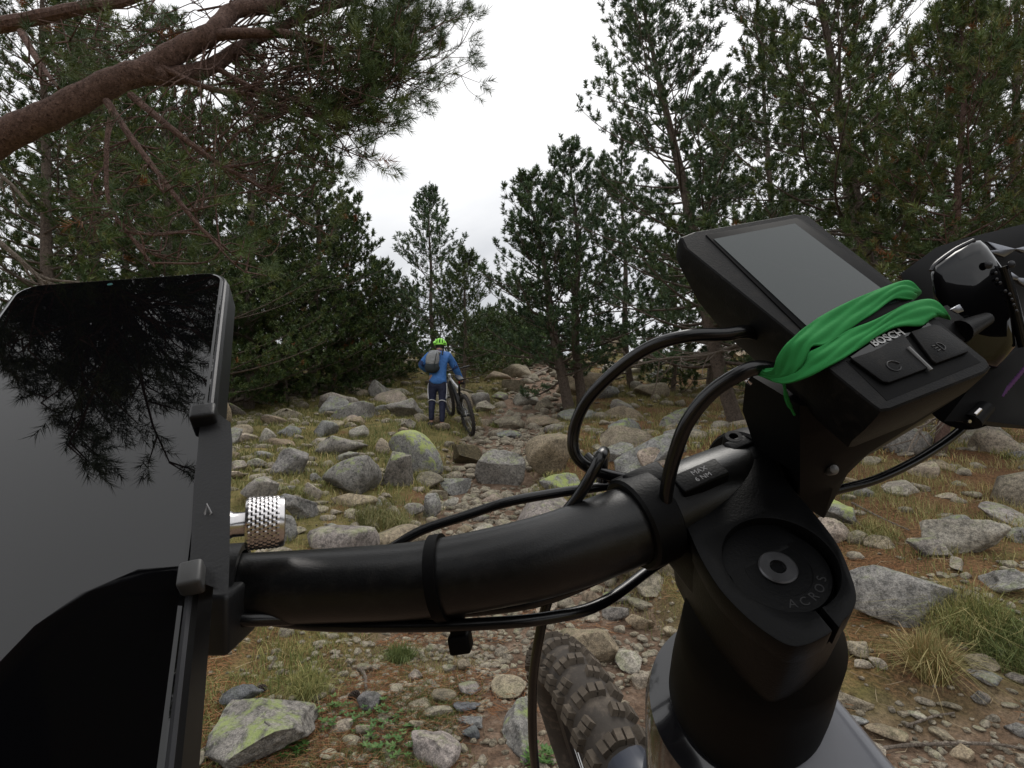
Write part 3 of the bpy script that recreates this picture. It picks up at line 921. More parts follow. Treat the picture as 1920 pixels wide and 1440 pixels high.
# near turf under the bar: short green and straw blades
for k in range(520):
    y = rg.uniform(1.35, 2.6); x = rg.uniform(-1.1, -0.15)
    f = float(fbm(x * 1.8, y * 1.8, 0, 3, 81))
    if f < -0.1: continue
    g_ = float(fbm(x * 2.6, y * 2.6, 0, 2, 83))
    clump(x, y, 50, 0.07, 0.030 + 0.02 * g_, 0.0022, 0.0 if g_ > 0 else 0.3, 0.5 if g_ > 0 else 0.9)
V, F, t = blades('grass', on_ground(np.vstack(CB)), np.concatenate(CH), np.concatenate(CW), 0.55, None, rg)
t = np.repeat(np.concatenate(CT), 3)
gr = mesh_np('grass', V, F, M['grass'], attr=[('tint', 'FACE', t)])
tag(gr, 'short green and straw coloured mountain grass between the stones', 'grass', kind='stuff')

def tuft_thing(px, py, n, r, h, w, tl, th, label):
    global CB, CH, CW, CT
    P, d = hit(px, py)
    CB, CH, CW, CT = [], [], [], []
    clump(P[0], P[1], n, r, h, w, tl, th)
    V, F, _ = blades('t', on_ground(np.vstack(CB)), np.concatenate(CH), np.concatenate(CW), 0.75, None, rg, 0.9)
    o = mesh_np('grass_tuft', V, F, M['grass'], attr=[('tint', 'FACE', np.repeat(np.concatenate(CT), 3))], local=P)
    tag(o, label, 'grass tuft')
tuft_thing(1745, 1265, 900, 0.055, 0.17, 0.003, 0.45, 1.0, 'straw-coloured grass tuft on bare earth below the largest right-hand boulder')
tuft_thing(1880, 1215, 1100, 0.13, 0.13, 0.003, 0.0, 0.4, 'dense dark green grass cushion at the right edge beneath the bank')
tuft_thing(1800, 1170, 900, 0.14, 0.16, 0.003, 0.3, 0.8, 'overhanging yellow-green grass tuft right of the largest right-hand boulder')
tuft_thing(580, 1300, 800, 0.07, 0.085, 0.0025, 0.25, 0.7, 'olive grass tuft above the large lower-left slab')
tuft_thing(750, 1240, 650, 0.05, 0.085, 0.0028, 0.0, 0.3, 'bright green grass tuft under the bar, left of the zip-tie tail')
tuft_thing(1640, 1010, 500, 0.12, 0.10, 0.003, 0.3, 0.8, 'sparse grass tuft behind the squarish brown stone at right')
tuft_thing(720, 985, 1400, 0.22, 0.13, 0.004, 0.25, 0.8, 'thick yellow-green grass cushion above the middle of the bar')
tuft_thing(800, 900, 500, 0.10, 0.14, 0.004, 0.3, 0.8, 'grass cushion right of the black-lichened boulder')
tuft_thing(560, 930, 700, 0.15, 0.11, 0.004, 0.2, 0.7, 'turf cushion below the smooth pale grey boulder')
tuft_thing(935, 800, 400, 0.15, 0.14, 0.006, 0.2, 0.6, 'dull green tussock between trail stones right of the pushed bicycle')

# leafy herbs near the slab
HV = []; HF = []; HT = []; hn = 0
def leafpatch(px, py, n, r, s):
    global hn, HT
    P, d = hit(px, py)
    for k in range(n):
        a = rg.uniform(0, 6.28); q = r * math.sqrt(rg.random())
        x, y = P[0] + q * math.cos(a), P[1] + q * math.sin(a)
        z = float(gh(x, y)) + rg.uniform(0.004, 0.03)
        for j in range(5):
            b = a + j * 1.2566 + rg.normal(0, .2); el = rg.uniform(0.1, 0.6); ss = s * rg.uniform(.7, 1.2)
            D = np.array([math.cos(b) * math.cos(el), math.sin(b) * math.cos(el), math.sin(el)]); S = np.array([-math.sin(b), math.cos(b), 0])
            c = np.array([x, y, z])
            V = [c, c + D * ss * .5 + S * ss * .25, c + D * ss, c + D * ss * .5 - S * ss * .25]
            HV.append(V); HF.append([hn, hn + 1, hn + 2]); HF.append([hn, hn + 2, hn + 3]); HT += [rg.uniform(0, 1)] * 2; hn += 4
for (a, b, n_, r_) in [(540, 1400, 60, 0.07), (620, 1345, 40, 0.09), (700, 1350, 50, 0.10), (740, 1400, 50, 0.1), (1010, 1425, 40, 0.05), (1500, 1000, 0, 0.1), (1880, 1180, 60, 0.12)]:
    leafpatch(a, b, n_, r_, 0.018)
herb = mesh_np('herb_leaves', np.array(HV).reshape(-1, 3), np.array(HF), needle_mat('herb', [(0, (0.05, 0.13, 0.03)), (1, (0.11, 0.19, 0.05))]), attr=[('tint', 'FACE', HT)])
tag(herb, 'low patches of small bright green herb leaves by the lower-left slab', 'herb leaves', kind='stuff')

# fallen needles: long thin flat sticks lying about
def lying(name, n, fn, length, width, cols, label, cat, seed):
    r_ = np.random.default_rng(seed)
    x, y = fn(n, r_)
    z = gh(x, y) + r_.uniform(0.003, 0.018, n)
    a = r_.uniform(0, math.pi, n); l = length * r_.uniform(.5, 1.3, n); tl = r_.normal(0, .18, n)
    D = np.stack([np.cos(a), np.sin(a), tl], 1) * l[:, None] / 2; S = np.stack([-np.sin(a), np.cos(a), 0 * a], 1) * width / 2
    S2 = np.array([0, 0, width * 0.8])[None]
    C = np.stack([x, y, z], 1)
    bow = np.stack([-np.sin(a), np.cos(a), 0.3 + 0 * a], 1) * (r_.normal(0, .12, n) * l)[:, None]
    V = np.stack([C - D - S, C - D + S, C - D + S2, C + bow - S, C + bow + S, C + bow + S2, C + D], 1)
    F = np.array([[0, 1, 4], [0, 4, 3], [1, 2, 5], [1, 5, 4], [2, 0, 3], [2, 3, 5], [3, 4, 6], [4, 5, 6], [5, 3, 6]])
    FF = F[None] + (np.arange(n) * 7)[:, None, None]
    o = mesh_np(name, V.reshape(-1, 3), FF.reshape(-1, 3), needle_mat(name, cols, .7), attr=[('tint', 'FACE', np.repeat(r_.random(n), 9))])
    tag(o, label, cat, kind='stuff')
def fn_litter(n, r_):
    k = n * 7
    y = r_.uniform(1.3, 3.4, k); x = np.where(r_.random(k) < .6, r_.normal(-0.75, 0.42, k), r_.uniform(-1.3, 2.0, k))
    f = fbm(x * 2.2, y * 2.2, 0, 3, 91)
    i = np.where(f > 0.0)[0][:n]
    return x[i], y[i]
def fn2(n, r_):
    y = 1.4 + 6 * r_.random(n) ** 1.4; x = r_.uniform(-.7, 1.0, n) * (y + .5)
    return x, y
_r = np.random.default_rng(13)
_x, _y = fn_litter(9500, _r)
lying('needle_litter', len(_x), lambda n, r_: (_x, _y), 0.075, 0.0017, [(0, (0.15, 0.06, 0.03)), (.6, (0.36, 0.16, 0.075)), (1, (0.42, 0.27, 0.15))], 'rust-brown fallen pine needles lying in drifts under the bar', 'pine needles', 14)
lying('dry_straw', 1500, fn2, 0.10, 0.0022, [(0, (0.18, 0.12, 0.08)), (1, (0.42, 0.34, 0.24))], 'bleached straws and fine twigs strewn on the slope', 'straw', 15)

# single twigs, roots and cones one can point to
def stick(pts, r0, r1, label, cat='stick', mat='deadwood', name='stick', lift=0.01):
    P = []
    for (px, py) in pts:
        p, d = hit(px, py)
        P.append(p + np.array([0, 0, lift + r0]))
    C = catmull(P, 6)
    mb = MB(); mb.tube(C, np.linspace(r0, r1, len(C)) * (1 + .15 * np.sin(np.arange(len(C)) * 2.3)), 8)
    o = mb.build(name, M[mat]); tag(o, label, cat); return o
stick([(676, 1262), (684, 1278), (686, 1300)], .009, .006, 'short weathered stick stub standing by the pebble bed')
stick([(505, 1262), (512, 1248), (516, 1236)], .006, .004, 'short pale stick on needle litter above the lower-left slab')
stick([(1598, 948), (1650, 975), (1705, 1000)], .008, .004, 'long grey-brown fallen branch on the right bank')
stick([(1592, 955), (1610, 985), (1640, 1010)], .005, .003, 'thin twig forking below the long fallen branch')
stick([(1600, 1425), (1700, 1408), (1850, 1405), (1950, 1420)], .007, .004, 'long thin root lying along the bottom right edge')
stick([(1700, 1370), (1750, 1352), (1790, 1345)], .005, .003, 'pale twig right of the largest oval cobble')
stick([(700, 1330), (760, 1300), (800, 1282)], .0022, .0012, 'thin bleached straw crossing the pebble bed')
stick([(415, 1300), (440, 1308), (470, 1318)], .002, .0012, 'thin white straw lying over the dark olive stone')
stick([(985, 718), (1020, 700), (1045, 690)], .05, .03, 'weathered root ridge at the top of the trail', 'root', name='root')
stick([(1000, 705), (1030, 690), (1050, 680)], .04, .03, 'upper weathered root running to the twin-trunk pine', 'root', name='root')
def cone(px, py, label):
    P, d = hit(px, py)
    mb = MB(); s = .016
    ax = unit([.8, .3, .25]); c = P + np.array([0, 0, .016])
    for k in range(9):
        h = (k - 4) * .0045; rr = s * math.sqrt(max(.05, 1 - ((k - 3.4) / 5.4) ** 2))
        for j in range(7):
            t = 2 * math.pi * (j + .5 * (k % 2)) / 7
            u = unit(np.cross(ax, [0, 0, 1])); v = np.cross(ax, u)
            o_ = u * math.cos(t) + v * math.sin(t)
            mb.box(c + ax * h + o_ * rr * .7, unit(o_ + ax * .7), np.cross(o_, ax), unit(ax - o_ * .7), rr * .42, .0042, .0012)
    o = mb.build('pine_cone', plain('cone_brown', (.035, .022, .016), .7), smooth=False); tag(o, label, 'pine cone')
cone(664, 1312, 'dark pine cone left of the blue-grey slate piece')
cone(488, 1302, 'dark pine cone between the olive stone and the lower-left slab')
cone(436, 1325, 'pine cone half under the large lower-left slab, below the olive stone')

# ------------------------------------------------------------------ pines
def tufts(P, D, L_, NL, nn, w, rg):
    """bottle-brush shoots: P base, D unit direction, L_ shoot length, NL needle length, nn needles each"""
    n = len(P)
    P = np.asarray(P); D = np.asarray(D)
    D = D / np.linalg.norm(D, axis=1)[:, None]
    ref = np.where(np.abs(D[:, 2:3]) < .9, np.array([[0, 0, 1.0]]), np.array([[1.0, 0, 0]]))
    U = np.cross(D, ref); U /= np.linalg.norm(U, axis=1)[:, None]
    Vv = np.cross(D, U)
    t = rg.random((n, nn)) ** 0.8
    a = rg.uniform(0, 2 * math.pi, (n, nn))
    sp = np.radians(72 - 40 * t + rg.normal(0, 8, (n, nn)))
    O = np.cos(a)[..., None] * U[:, None] + np.sin(a)[..., None] * Vv[:, None]
    dirn = np.cos(sp)[..., None] * D[:, None] + np.sin(sp)[..., None] * O
    base = P[:, None] + (t * np.asarray(L_)[:, None])[..., None] * D[:, None]
    ln = NL * rg.uniform(.75, 1.15, (n, nn))
    tip = base + dirn * ln[..., None]
    sd_ = np.cross(dirn, rg.normal(size=(n, nn, 3))); sd_ /= np.maximum(1e-6, np.linalg.norm(sd_, axis=2))[..., None]
    V = np.stack([base - sd_ * w / 2, base + sd_ * w / 2, tip], 2)
    F = np.arange(n * nn * 3).reshape(-1, 3)
    return V.reshape(-1, 3), F

NTRI = [0]
class Tree:
    def __init__(s, name, label, base, cat='pine tree', group=None, seed=1):
        s.root = empty(name, base); tag(s.root, label, cat, group)
        s.rg = np.random.default_rng(seed)
        s.tp = []; s.td = []; s.tl = []
        s.br = MB(); s.bn = 0
    def branch(s, P0, D, length, r0, twig_sp=.16, twig_len=.35, curve=.3, tufts_per=3, bare=.25, side=.9, tl=.12, draw=True, sub=True):
        rg = s.rg
        D = unit(D)
        n = max(4, int(length / .18))
        t = np.linspace(0, 1, n + 1)
        lat = unit(np.cross(D, [0, 0, 1]) + 1e-6)
        wob = rg.normal(0, .06, 2)
        C = P0[None] + t[:, None] * D[None] * length + (t ** 2)[:, None] * np.array([0, 0, curve * length])[None] + (np.sin(t * 4 + wob[0] * 20) * wob[1] * length)[:, None] * lat[None]
        if draw:
            V, F = tube_np(C, np.linspace(r0, max(.003, r0 * .25), n + 1), 4, False)
            s.br.add(V, F)
        m = max(2, int(length * (1 - bare) / twig_sp))
        for k in range(m + 1):
            q = bare + (1 - bare) * (k + rg.random() * .8) / (m + .8)
            q = min(q, .999)
            i = min(n - 1, int(q * n)); f = q * n - i
            p = C[i] * (1 - f) + C[i + 1] * f
            T = unit(C[i + 1] - C[i])
            sg = 1 if (k % 2) else -1
            td = unit(T * rg.uniform(.5, 1.0) + lat * sg * side * rg.uniform(.5, 1.2) + np.array([0, 0, rg.uniform(.0, .75)]))
            ln = twig_len * rg.uniform(.5, 1.25) * (1.15 - .6 * q)
            s.twig(p, td, ln, tufts_per, tl, draw)
        s.twig(C[-1], unit(C[-1] - C[-2] + np.array([0, 0, .3])), twig_len * .5, tufts_per, tl, draw)
        return C
    def twig(s, p, td, ln, m, tl, draw=True):
        rg = s.rg
        e = p + td * ln + np.array([0, 0, ln * .2])
        if draw:
            V, F = tube_np(np.array([p, e]), np.array([.0065, .003]) * s.tw, 3, False)
            s.br.add(V, F)
        for j in range(m):
            q = 1 if j == 0 else rg.uniform(.35, 1.0)
            pp = p + (e - p) * q
            dd = unit(td + np.array([0, 0, .45]) + rg.normal(0, .42, 3) * (0.35 if j == 0 else 1))
            if j:
                pp = pp + dd * .03
            s.tp.append(pp); s.td.append(dd); s.tl.append(tl * rg.uniform(.7, 1.3))
    tw = 1.0
    def finish(s, nn, NL, w, mat='needles', bark='bark', brown=.0, bias=0.0):
        if s.br.V:
            b = s.br
            V = np.vstack(b.V)
            q = [f for f in b.F if len(f) == 4]
            mesh_np('branches', V, np.array(q), M[bark], s.root, smooth=True)
        V, F = tufts(s.tp, s.td, s.tl, NL, nn, w, s.rg)
        n = len(s.tp)
        tv = np.clip(s.rg.random(n) * .93 + bias, 0, .94)
        tv[s.rg.random(n) < brown] = 1.0
        # dead brown shoots come in patches
        P = np.array(s.tp)
        if brown > 0:
            nz = fbm(P[:, 0] * 2, P[:, 1] * 2, P[:, 2] * 2, 2, 3)
            tv[nz > 0.62 - brown * 3] = .99
        tint = np.repeat(tv, nn)
        NTRI[0] += len(F)
        return mesh_np('crown', V, F, M[mat], s.root, attr=[('tint', 'FACE', tint)])

RK = 1.15
def pine(label, bpx, depth, top, R, c0=.12, nb=60, seed=1, tl=.085, NL=.06, w=.006, nn=34, mat='needles', bark='bark_grey', rt=None, lean=(0, 0),
         twig_sp=.17, tp=3, group=None, brown=.0, bias=0., shape=.8, basepy=None, name='pine_tree', cat='pine tree', twig_len=.34, curve=.28):
    """bpx: column of the foot; top: (column, row) of the tip in the photograph at that depth"""
    b = PX(bpx, 700, depth)
    b[2] = float(gh(b[0], b[1]))
    tpt = PX(top[0], top[1], depth)
    H = tpt[2] - b[2]
    T = Tree(name, label, b, cat, group, seed)
    rg = T.rg
    w = depth * np.interp(depth, [5, 9, 20], [.0011, .0016, .0019]); nn = int(np.interp(depth, [5, 8, 12, 20], [32, 20, 14, 10])); NL = np.interp(depth, [5, 12, 20], [.068, .085, .10])
    twig_sp = np.interp(depth, [5, 12, 20], [.105, .12, .16]); tp += 2; R *= RK
    T.tw = max(.6, depth / 14)
    n = 14
    t = np.linspace(0, 1, n)
    wob = rg.normal(0, .05, (4, 2))
    C = b[None] * (1 - t)[:, None] + tpt[None] * t[:, None]
    for k in range(4):
        C[:, :2] += (np.sin(t * math.pi * (k + 1)) / (k + 1))[:, None] * wob[k][None] * H * .22
    C[:, 2] = np.linspace(b[2] - .12, tpt[2], n)
    rt = rt or H * .010 + .025
    tb = MB(); tb.tube(catmull(C, 3), np.interp(np.linspace(0, 1, (n - 1) * 3 + 1), [0, .04, .5, 1], [rt * 1.35, rt, rt * .62, .012]), 10)
    tb.build('trunk', M[bark], T.root)
    az = rg.uniform(0, 6)
    for k in range(nb):
        f = c0 + (1 - c0) * ((k + rg.random()) / nb) ** .92
        i = min(n - 2, int(f * (n - 1))); g = f * (n - 1) - i
        p = C[i] * (1 - g) + C[i + 1] * g
        az += 2.4 + rg.normal(0, .35)
        q = (f - c0) / (1 - c0)
        ln = R * ((1 - q) ** shape * (.55 + .45 * min(1, q * 5 + .35))) * rg.uniform(.62, 1.15) + .12
        el = math.radians(-6 + 52 * q + rg.normal(0, 8))
        D = np.array([math.cos(az) * math.cos(el), math.sin(az) * math.cos(el), math.sin(el)])
        T.branch(p, D, ln, rt * .2 * (1 - q) + .006, twig_sp, min(twig_len, ln * .5 + .08), curve * (1 - .4 * q), tp, bare=.10 if ln < 1 else .2, tl=tl)
    T.branch(C[-2], np.array([0.02, 0, 1.0]), H * .04 + .15, .01, .1, .12, 0, tp, bare=0, tl=tl)
    T.finish(nn, NL, w, mat, bark, brown, bias)
    return T

# centre and far pines
pine('slender pointed pine standing alone behind the walker in blue', 816, 17, (808, 366), 1.9, .08, 76, 101, tl=.16, NL=.075, w=.012, nn=20, tp=2, mat='needles_blue', shape=.95)
pine('small dark pine close right of the slender pointed one', 868, 15, (872, 486), 1.25, .10, 46, 102, tl=.16, NL=.07, w=.012, nn=20, tp=2, shape=.8)
pine('young pine left of the slender pointed one, joining the dark left stand', 722, 18, (706, 500), 1.4, .02, 52, 103, tl=.16, NL=.07, w=.012, nn=20, tp=2)
for k, (bx, d, tx, ty, R, lb, mt) in enumerate([
    (925, 19, 925, 612, 1.1, 'light green young pine right of the small dark pine on the ridge', 'needles_light'),
    (890, 20, 893, 640, 1.0, 'low light green pine bush left of the light green young pine', 'needles_light'),
    (965, 24, 962, 606, 1.6, 'rounded mid-green far pine in the gap at the trail top', 'needles'),
    (1005, 26, 1003, 618, 1.8, 'far pine at the trail top just left of the twin-trunk pine', 'needles_blue'),
    (985, 21, 985, 648, 1.0, 'low bushy pine in front of the far pines at the trail top', 'needles_light'),
    (910, 30, 912, 598, 2.0, 'far dark pine showing its tip above the light green young pine', 'needles')]):
    pine(lb, bx, d, (tx, ty), R, .0, 40, 120 + k, tl=.2, NL=.08, w=.018, nn=16, tp=3, mat=mt, shape=.6, group='small pines along the ridge', twig_len=.3)

# left stand
pine('tall dark pine with a pointed top rising behind the overhanging limbs', 470, 13, (455, 105), 2.7, .0, 120, 201, w=.008, nn=28, tp=3, brown=.012)
pine('broad dark pine on the right flank of the left stand', 590, 14.5, (585, 262), 2.1, .0, 110, 202, w=.009, nn=26, tp=3, brown=.006, shape=.7)
pine('lower pine at the right edge of the left stand beside the sky gap', 668, 16, (650, 400), 1.6, .0, 80, 203, w=.011, nn=24, tp=3, shape=.65)
pine('dark pine right behind the phone', 300, 9.5, (320, 60), 2.6, .02, 110, 204, w=.007, nn=28, tp=3, brown=.008)
pine('large green pine at the left edge of the picture', 70, 7.5, (90, -130), 2.5, .03, 104, 205, w=.0065, nn=30, tp=3, bias=.1)
pine('pine deep in the left stand filling the dark between its neighbours', 400, 16, (400, 230), 2.8, .0, 76, 206, w=.011, nn=22, tp=3)
pine('pine behind the left edge pine', 180, 11, (190, 20), 2.4, .0, 76, 207, w=.011, nn=22, tp=3)
pine('low dark pine sweeping the ground at the foot of the left stand', 540, 13.5, (540, 520), 1.7, .0, 46, 208, w=.008, nn=26, tp=3, shape=.5)

for k, (bx, d, tx, ty, R, lb) in enumerate([
    (440, 13, 440, 560, 1.6, 'low dark juniper-like pine bush right of the phone edge'),
    (500, 14.5, 500, 470, 2.0, 'low pine bush in the deep shade of the left stand, second from the phone'),
    (625, 15, 625, 560, 1.4, 'low pine bush at the foot of the broad dark pine'),
    (690, 17, 690, 590, 1.3, 'low pine bush at the right end of the left stand'),
    (600, 18, 600, 420, 2.0, 'half-hidden pine behind the broad dark pine'),
    (500, 19, 500, 330, 2.6, 'rear pine of the left stand seen through the branches'),
    (130, 13, 130, 90, 2.6, 'rear pine at the far left behind the green edge pine'),
    (245, 14, 245, 170, 2.6, 'rear pine between the far left one and the pine behind the phone'),
    (330, 15, 330, 250, 2.4, 'rear pine of the left stand behind the phone'),
    (755, 20, 752, 560, 1.6, 'rear pine between the left stand and the slender pointed pine')]):
    pine(lb, bx, d, (tx, ty), R, .0, 46 if ty > 400 else 70, 230 + k, tp=3, shape=.5, group='undergrowth and rear pines of the left stand', bias=-.1)
# right stand
pine('twin-trunk pine at the trail top, its left trunk', 1068, 12.5, (985, 345), 1.75, .14, 84, 301, w=.010, nn=24, tp=3, mat='needles_blue', rt=.13, shape=.7)
pine('twin-trunk pine at the trail top, its right trunk', 1092, 12.8, (1068, 285), 1.9, .14, 84, 302, w=.010, nn=24, tp=3, rt=.12, mat='needles_blue', shape=.75)
pine('tall airy pine with a leaning trunk above the hose loop', 1385, 9.0, (1190, -60), 2.1, .15, 110, 303, w=.0085, nn=26, tp=3, rt=.13, mat='needles_blue', shape=.62, curve=.34)
pine('big pine with a pale crooked trunk in the middle of the right stand', 1690, 7.2, (1510, -190), 2.3, .12, 120, 304, w=.007, nn=28, tp=3, rt=.12, shape=.55, brown=.01)
pine('green pine with a reddish trunk behind the bike display', 1745, 5.6, (1800, 30), 1.5, .10, 96, 305, w=.0065, nn=30, tp=3, rt=.06, bark='bark', bias=.18, brown=.012)
pine('pine at the right edge of the picture with rusty dead shoots', 1930, 6.6, (1900, -120), 1.7, .08, 76, 306, w=.007, nn=28, tp=3, brown=.03)
pine('background pine between the airy pine and the pale-trunked one', 1470, 12, (1430, 40), 2.3, .10, 76, 307, w=.012, nn=22, tp=3)
pine('background pine low behind the bike display', 1620, 11, (1640, 200), 2.3, .08, 66, 308, w=.012, nn=22, tp=3)
pine('rear pine between the twin-trunk pair and the airy pine', 1330, 16, (1340, 150), 2.6, .04, 80, 311, tp=3, mat='needles_blue')
pine('rear pine behind the pale-trunked one', 1580, 14, (1570, -20), 2.8, .04, 80, 312, tp=3)
pine('rear pine at the far right of the stand', 1850, 12, (1850, -20), 2.4, .04, 80, 313, tp=3)
pine('lower filler pine right behind the twin-trunk pair', 1185, 15, (1170, 250), 2.0, .06, 66, 309, w=.013, nn=20, tp=3, mat='needles_blue')
pine('small pine on the ridge behind the hose loop', 1260, 15, (1270, 430), 1.7, .0, 50, 310, w=.013, nn=20, tp=3)

# the big pine that leans in from the left: limbs are parts
def lean_pine():
    T = Tree('overhanging_pine', 'big pine leaning in from the left with thick reddish limbs over the trail', PX(-900, 1000, 2.7) * np.array([1, 1, 0]) + np.array([0, 0, 0.0]), seed=401)
    b = np.array(T.root.location); b[2] = float(gh(b[0], b[1])); T.root.location = b
    T.tw = .8
    rg = T.rg
    def limb(pts, r0, r1, name='limb', seg=12):
        C = catmull([PX(*p) if isinstance(p, tuple) else p for p in pts], 7)
        rr = np.linspace(r0, r1, len(C)) * (1 + .05 * np.sin(np.arange(len(C)) * 1.7))
        mb = MB(); mb.tube(C, rr, seg)
        mb.build(name, M['bark'], T.root)
        return C
    limb([b + np.array([0, 0, -.1]), (-600, 760, 2.7), (-250, 430, 2.65), (0, 262, 2.6), (100, 212, 2.6), (215, 152, 2.65), (290, 128, 2.7)], .082, .056, 'trunk', 14)
    A = limb([(275, 132, 2.7), (340, 92, 2.75), (400, 60, 2.8), (440, 20, 2.9), (520, 5, 3.0), (560, -60, 3.1)], .060, .030)
    B = limb([(260, 140, 2.68), (330, 142, 2.75), (395, 125, 2.85), (450, 90, 2.95), (530, 50, 3.1), (600, 20, 3.2), (700, -10, 3.4)], .050, .016)
    C = limb([(385, 68, 2.8), (470, 62, 2.8), (560, 68, 2.85), (640, 100, 2.95), (720, 130, 3.1)], .030, .010)
    D = limb([(200, 190, 2.6), (240, 250, 2.5), (300, 330, 2.45), (370, 420, 2.45), (420, 470, 2.5)], .018, .006, 'limb', 8)
    E = limb([(245, 178, 2.6), (320, 240, 2.55), (400, 300, 2.6), (470, 340, 2.7), (530, 375, 2.8)], .018, .006, 'limb', 8)
    F_ = limb([(290, 120, 2.7), (390, 165, 2.7), (480, 180, 2.75), (570, 215, 2.8), (650, 235, 2.9)], .016, .006, 'limb', 8)
    G = limb([(-60, 60, 3.2), (60, 35, 3.2), (150, 15, 3.2), (260, -8, 3.3), (420, -90, 3.4)], .045, .025, 'limb', 10)
    H = limb([(210, 200, 2.5), (200, 280, 2.45), (205, 380, 2.4), (250, 450, 2.4), (290, 500, 2.4)], .012, .005, 'limb', 7)
    I = limb([(398, 124, 2.86), (500, 175, 2.8), (600, 190, 2.9), (680, 170, 3.0)], .016, .006, 'limb', 8)
    J = limb([(40, 60, 3.0), (75, 120, 2.9), (110, 165, 2.8)], .02, .01, 'limb', 8)
    def grow(Cv, q0, q1, m, ln, dirfn, r=.006, tp=2, tl=.08, tw=.20):
        for k in range(m):
            q = q0 + (q1 - q0) * (k + rg.random()) / m
            i = int(q * (len(Cv) - 1)); i = min(i, len(Cv) - 2)
            p = Cv[i]; Tn = unit(Cv[i + 1] - Cv[i])
            T.branch(p, dirfn(Tn), ln * rg.uniform(.5, 1.15), r * rg.uniform(.6, 1.0), .15, tw, rg.uniform(-.05, .35), tp, bare=.35, tl=tl)
    mixd = lambda s, z, y=0: (lambda Tn: unit(Tn * .8 + np.array([s * abs(rg.normal(.4, .3)), rg.normal(y, .6), rg.normal(z, .35)])))
    grow(A, .4, 1, 7, .7, mixd(.6, .1)); grow(B, .4, .9, 7, .40, mixd(.5, -.1)); grow(C, .4, 1, 6, .38, mixd(.6, -.15))
    grow(F_, .5, 1, 5, .36, mixd(.7, -.1)); grow(I, .4, 1, 5, .36, mixd(.6, -.15))
    def net(Cs, m, ends, tuftp, seed, r0=.0048):
        # fine crooked twigs wandering from the limbs towards the edge of the crown
        g_ = np.random.default_rng(seed)
        for k in range(m):
            Cv = Cs[int(g_.integers(len(Cs)))]
            a = Cv[int(g_.uniform(.25, .98) * (len(Cv) - 1))]
            e = ends[int(g_.integers(len(ends)))]
            e = PX(e[0] + g_.normal(0, 38), e[1] + g_.normal(0, 26), e[2] + g_.normal(0, .15))
            ln = np.linalg.norm(e - a)
            if ln > 1.3: e = a + (e - a) * 1.3 / ln; ln = 1.3
            P = [a]
            for q in (.25, .5, .75): P.append(a + (e - a) * q + g_.normal(0, .055, 3) * ln + np.array([0, 0, -.10 * ln * math.sin(q * 3.14)]))
            P.append(e); Cc = catmull(P, 5)
            V, Fq = tube_np(Cc, np.linspace(r0, .0018, len(Cc)), 4, False); T.br.add(V, Fq)
            far_ = g_.random() < tuftp
            for j in range(4):
                i = int(g_.uniform(.35, .98) * (len(Cc) - 2)); Tn = unit(Cc[i + 1] - Cc[i])
                D = unit(Tn + g_.normal(0, .55, 3)); l2 = g_.uniform(.06, .22)
                Q = catmull([Cc[i], Cc[i] + D * l2 * .5 + g_.normal(0, .01, 3), Cc[i] + D * l2 + np.array([0, 0, .02])], 3)
                V, Fq = tube_np(Q, np.linspace(.0026, .0014, len(Q)), 3, False); T.br.add(V, Fq)
                if far_ or g_.random() < tuftp * .5:
                    T.tp.append(Q[-1] - D * .02); T.td.append(unit(D + np.array([0, 0, .25]))); T.tl.append(.07)
            if far_:
                for j in range(3):
                    T.tp.append(e + g_.normal(0, .012, 3)); T.td.append(unit(Cc[-1] - Cc[-3] + g_.normal(0, .03, 3))); T.tl.append(.085)
    rim = [(850, 30, 3.4), (830, 90, 3.3), (820, 140, 3.2), (760, 165, 3.1), (730, 200, 3.0), (700, 230, 2.95), (650, 255, 2.9), (600, 230, 2.85), (790, 0, 3.4), (680, 150, 3.1), (740, 80, 3.3), (720, 20, 3.4)]
    mid_ = [(450, 200, 2.8), (520, 230, 2.8), (560, 150, 2.9), (480, 120, 2.9), (620, 60, 3.1), (600, 200, 2.9), (540, 90, 3.0), (420, 250, 2.7), (660, 110, 3.1)]
    low_ = [(330, 300, 2.5), (420, 330, 2.6), (500, 360, 2.7), (260, 380, 2.4), (150, 300, 2.4), (120, 420, 2.4), (380, 250, 2.6), (560, 330, 2.8), (80, 360, 2.4)]
    net([B, C, F_, I], 75, rim, .85, 11); net([A, B, C, F_, I], 60, mid_, .08, 12); net([D, E, H, F_, A], 34, low_, .05, 13, .0055); net([G, A], 20, [(300, 60, 3.1), (180, 90, 3.0), (380, 20, 3.1), (90, 130, 2.9), (500, -20, 3.2)], .2, 14); grow(E, .35, 1, 6, .4, mixd(.4, .0), .008); grow(D, .4, 1, 4, .35, mixd(.3, 0), .007)
    grow(G, 0, 1, 8, .6, mixd(.3, -.1)); grow(H, .4, 1, 2, .3, mixd(.1, 0), .006); grow(J, .0, 1, 3, .4, mixd(.1, -.3), .008)
    # tips that reach furthest into the sky gap
    for (px, py, d, dx, dz) in [(700, 60, 3.2, 1, .2), (770, 100, 3.2, 1, -.1), (700, 130, 3.1, 1, -.1), (650, 190, 2.95, 1, -.3), (670, 225, 2.9, 1, -.2), (790, 30, 3.3, 1, .3), (760, 0, 3.4, 1, .1), (620, 235, 2.85, .9, -.35), (580, 180, 2.9, 1, 0), (800, 60, 3.3, .8, .0), (580, 120, 2.9, .8, .1), (560, 30, 3.0, .9, .4), (830, 0, 3.5, .6, .3), (780, 130, 3.2, .9, -.2), (640, 60, 3.1, .9, .2), (620, 10, 3.2, .9, .3), (740, 150, 3.1, 1, -.3), (690, -20, 3.3, .9, .3)]:
        p = PX(px - 70, py - 10, d)
        s0 = PX(px - 190, py - 20 + 25 * rg.random(), d)
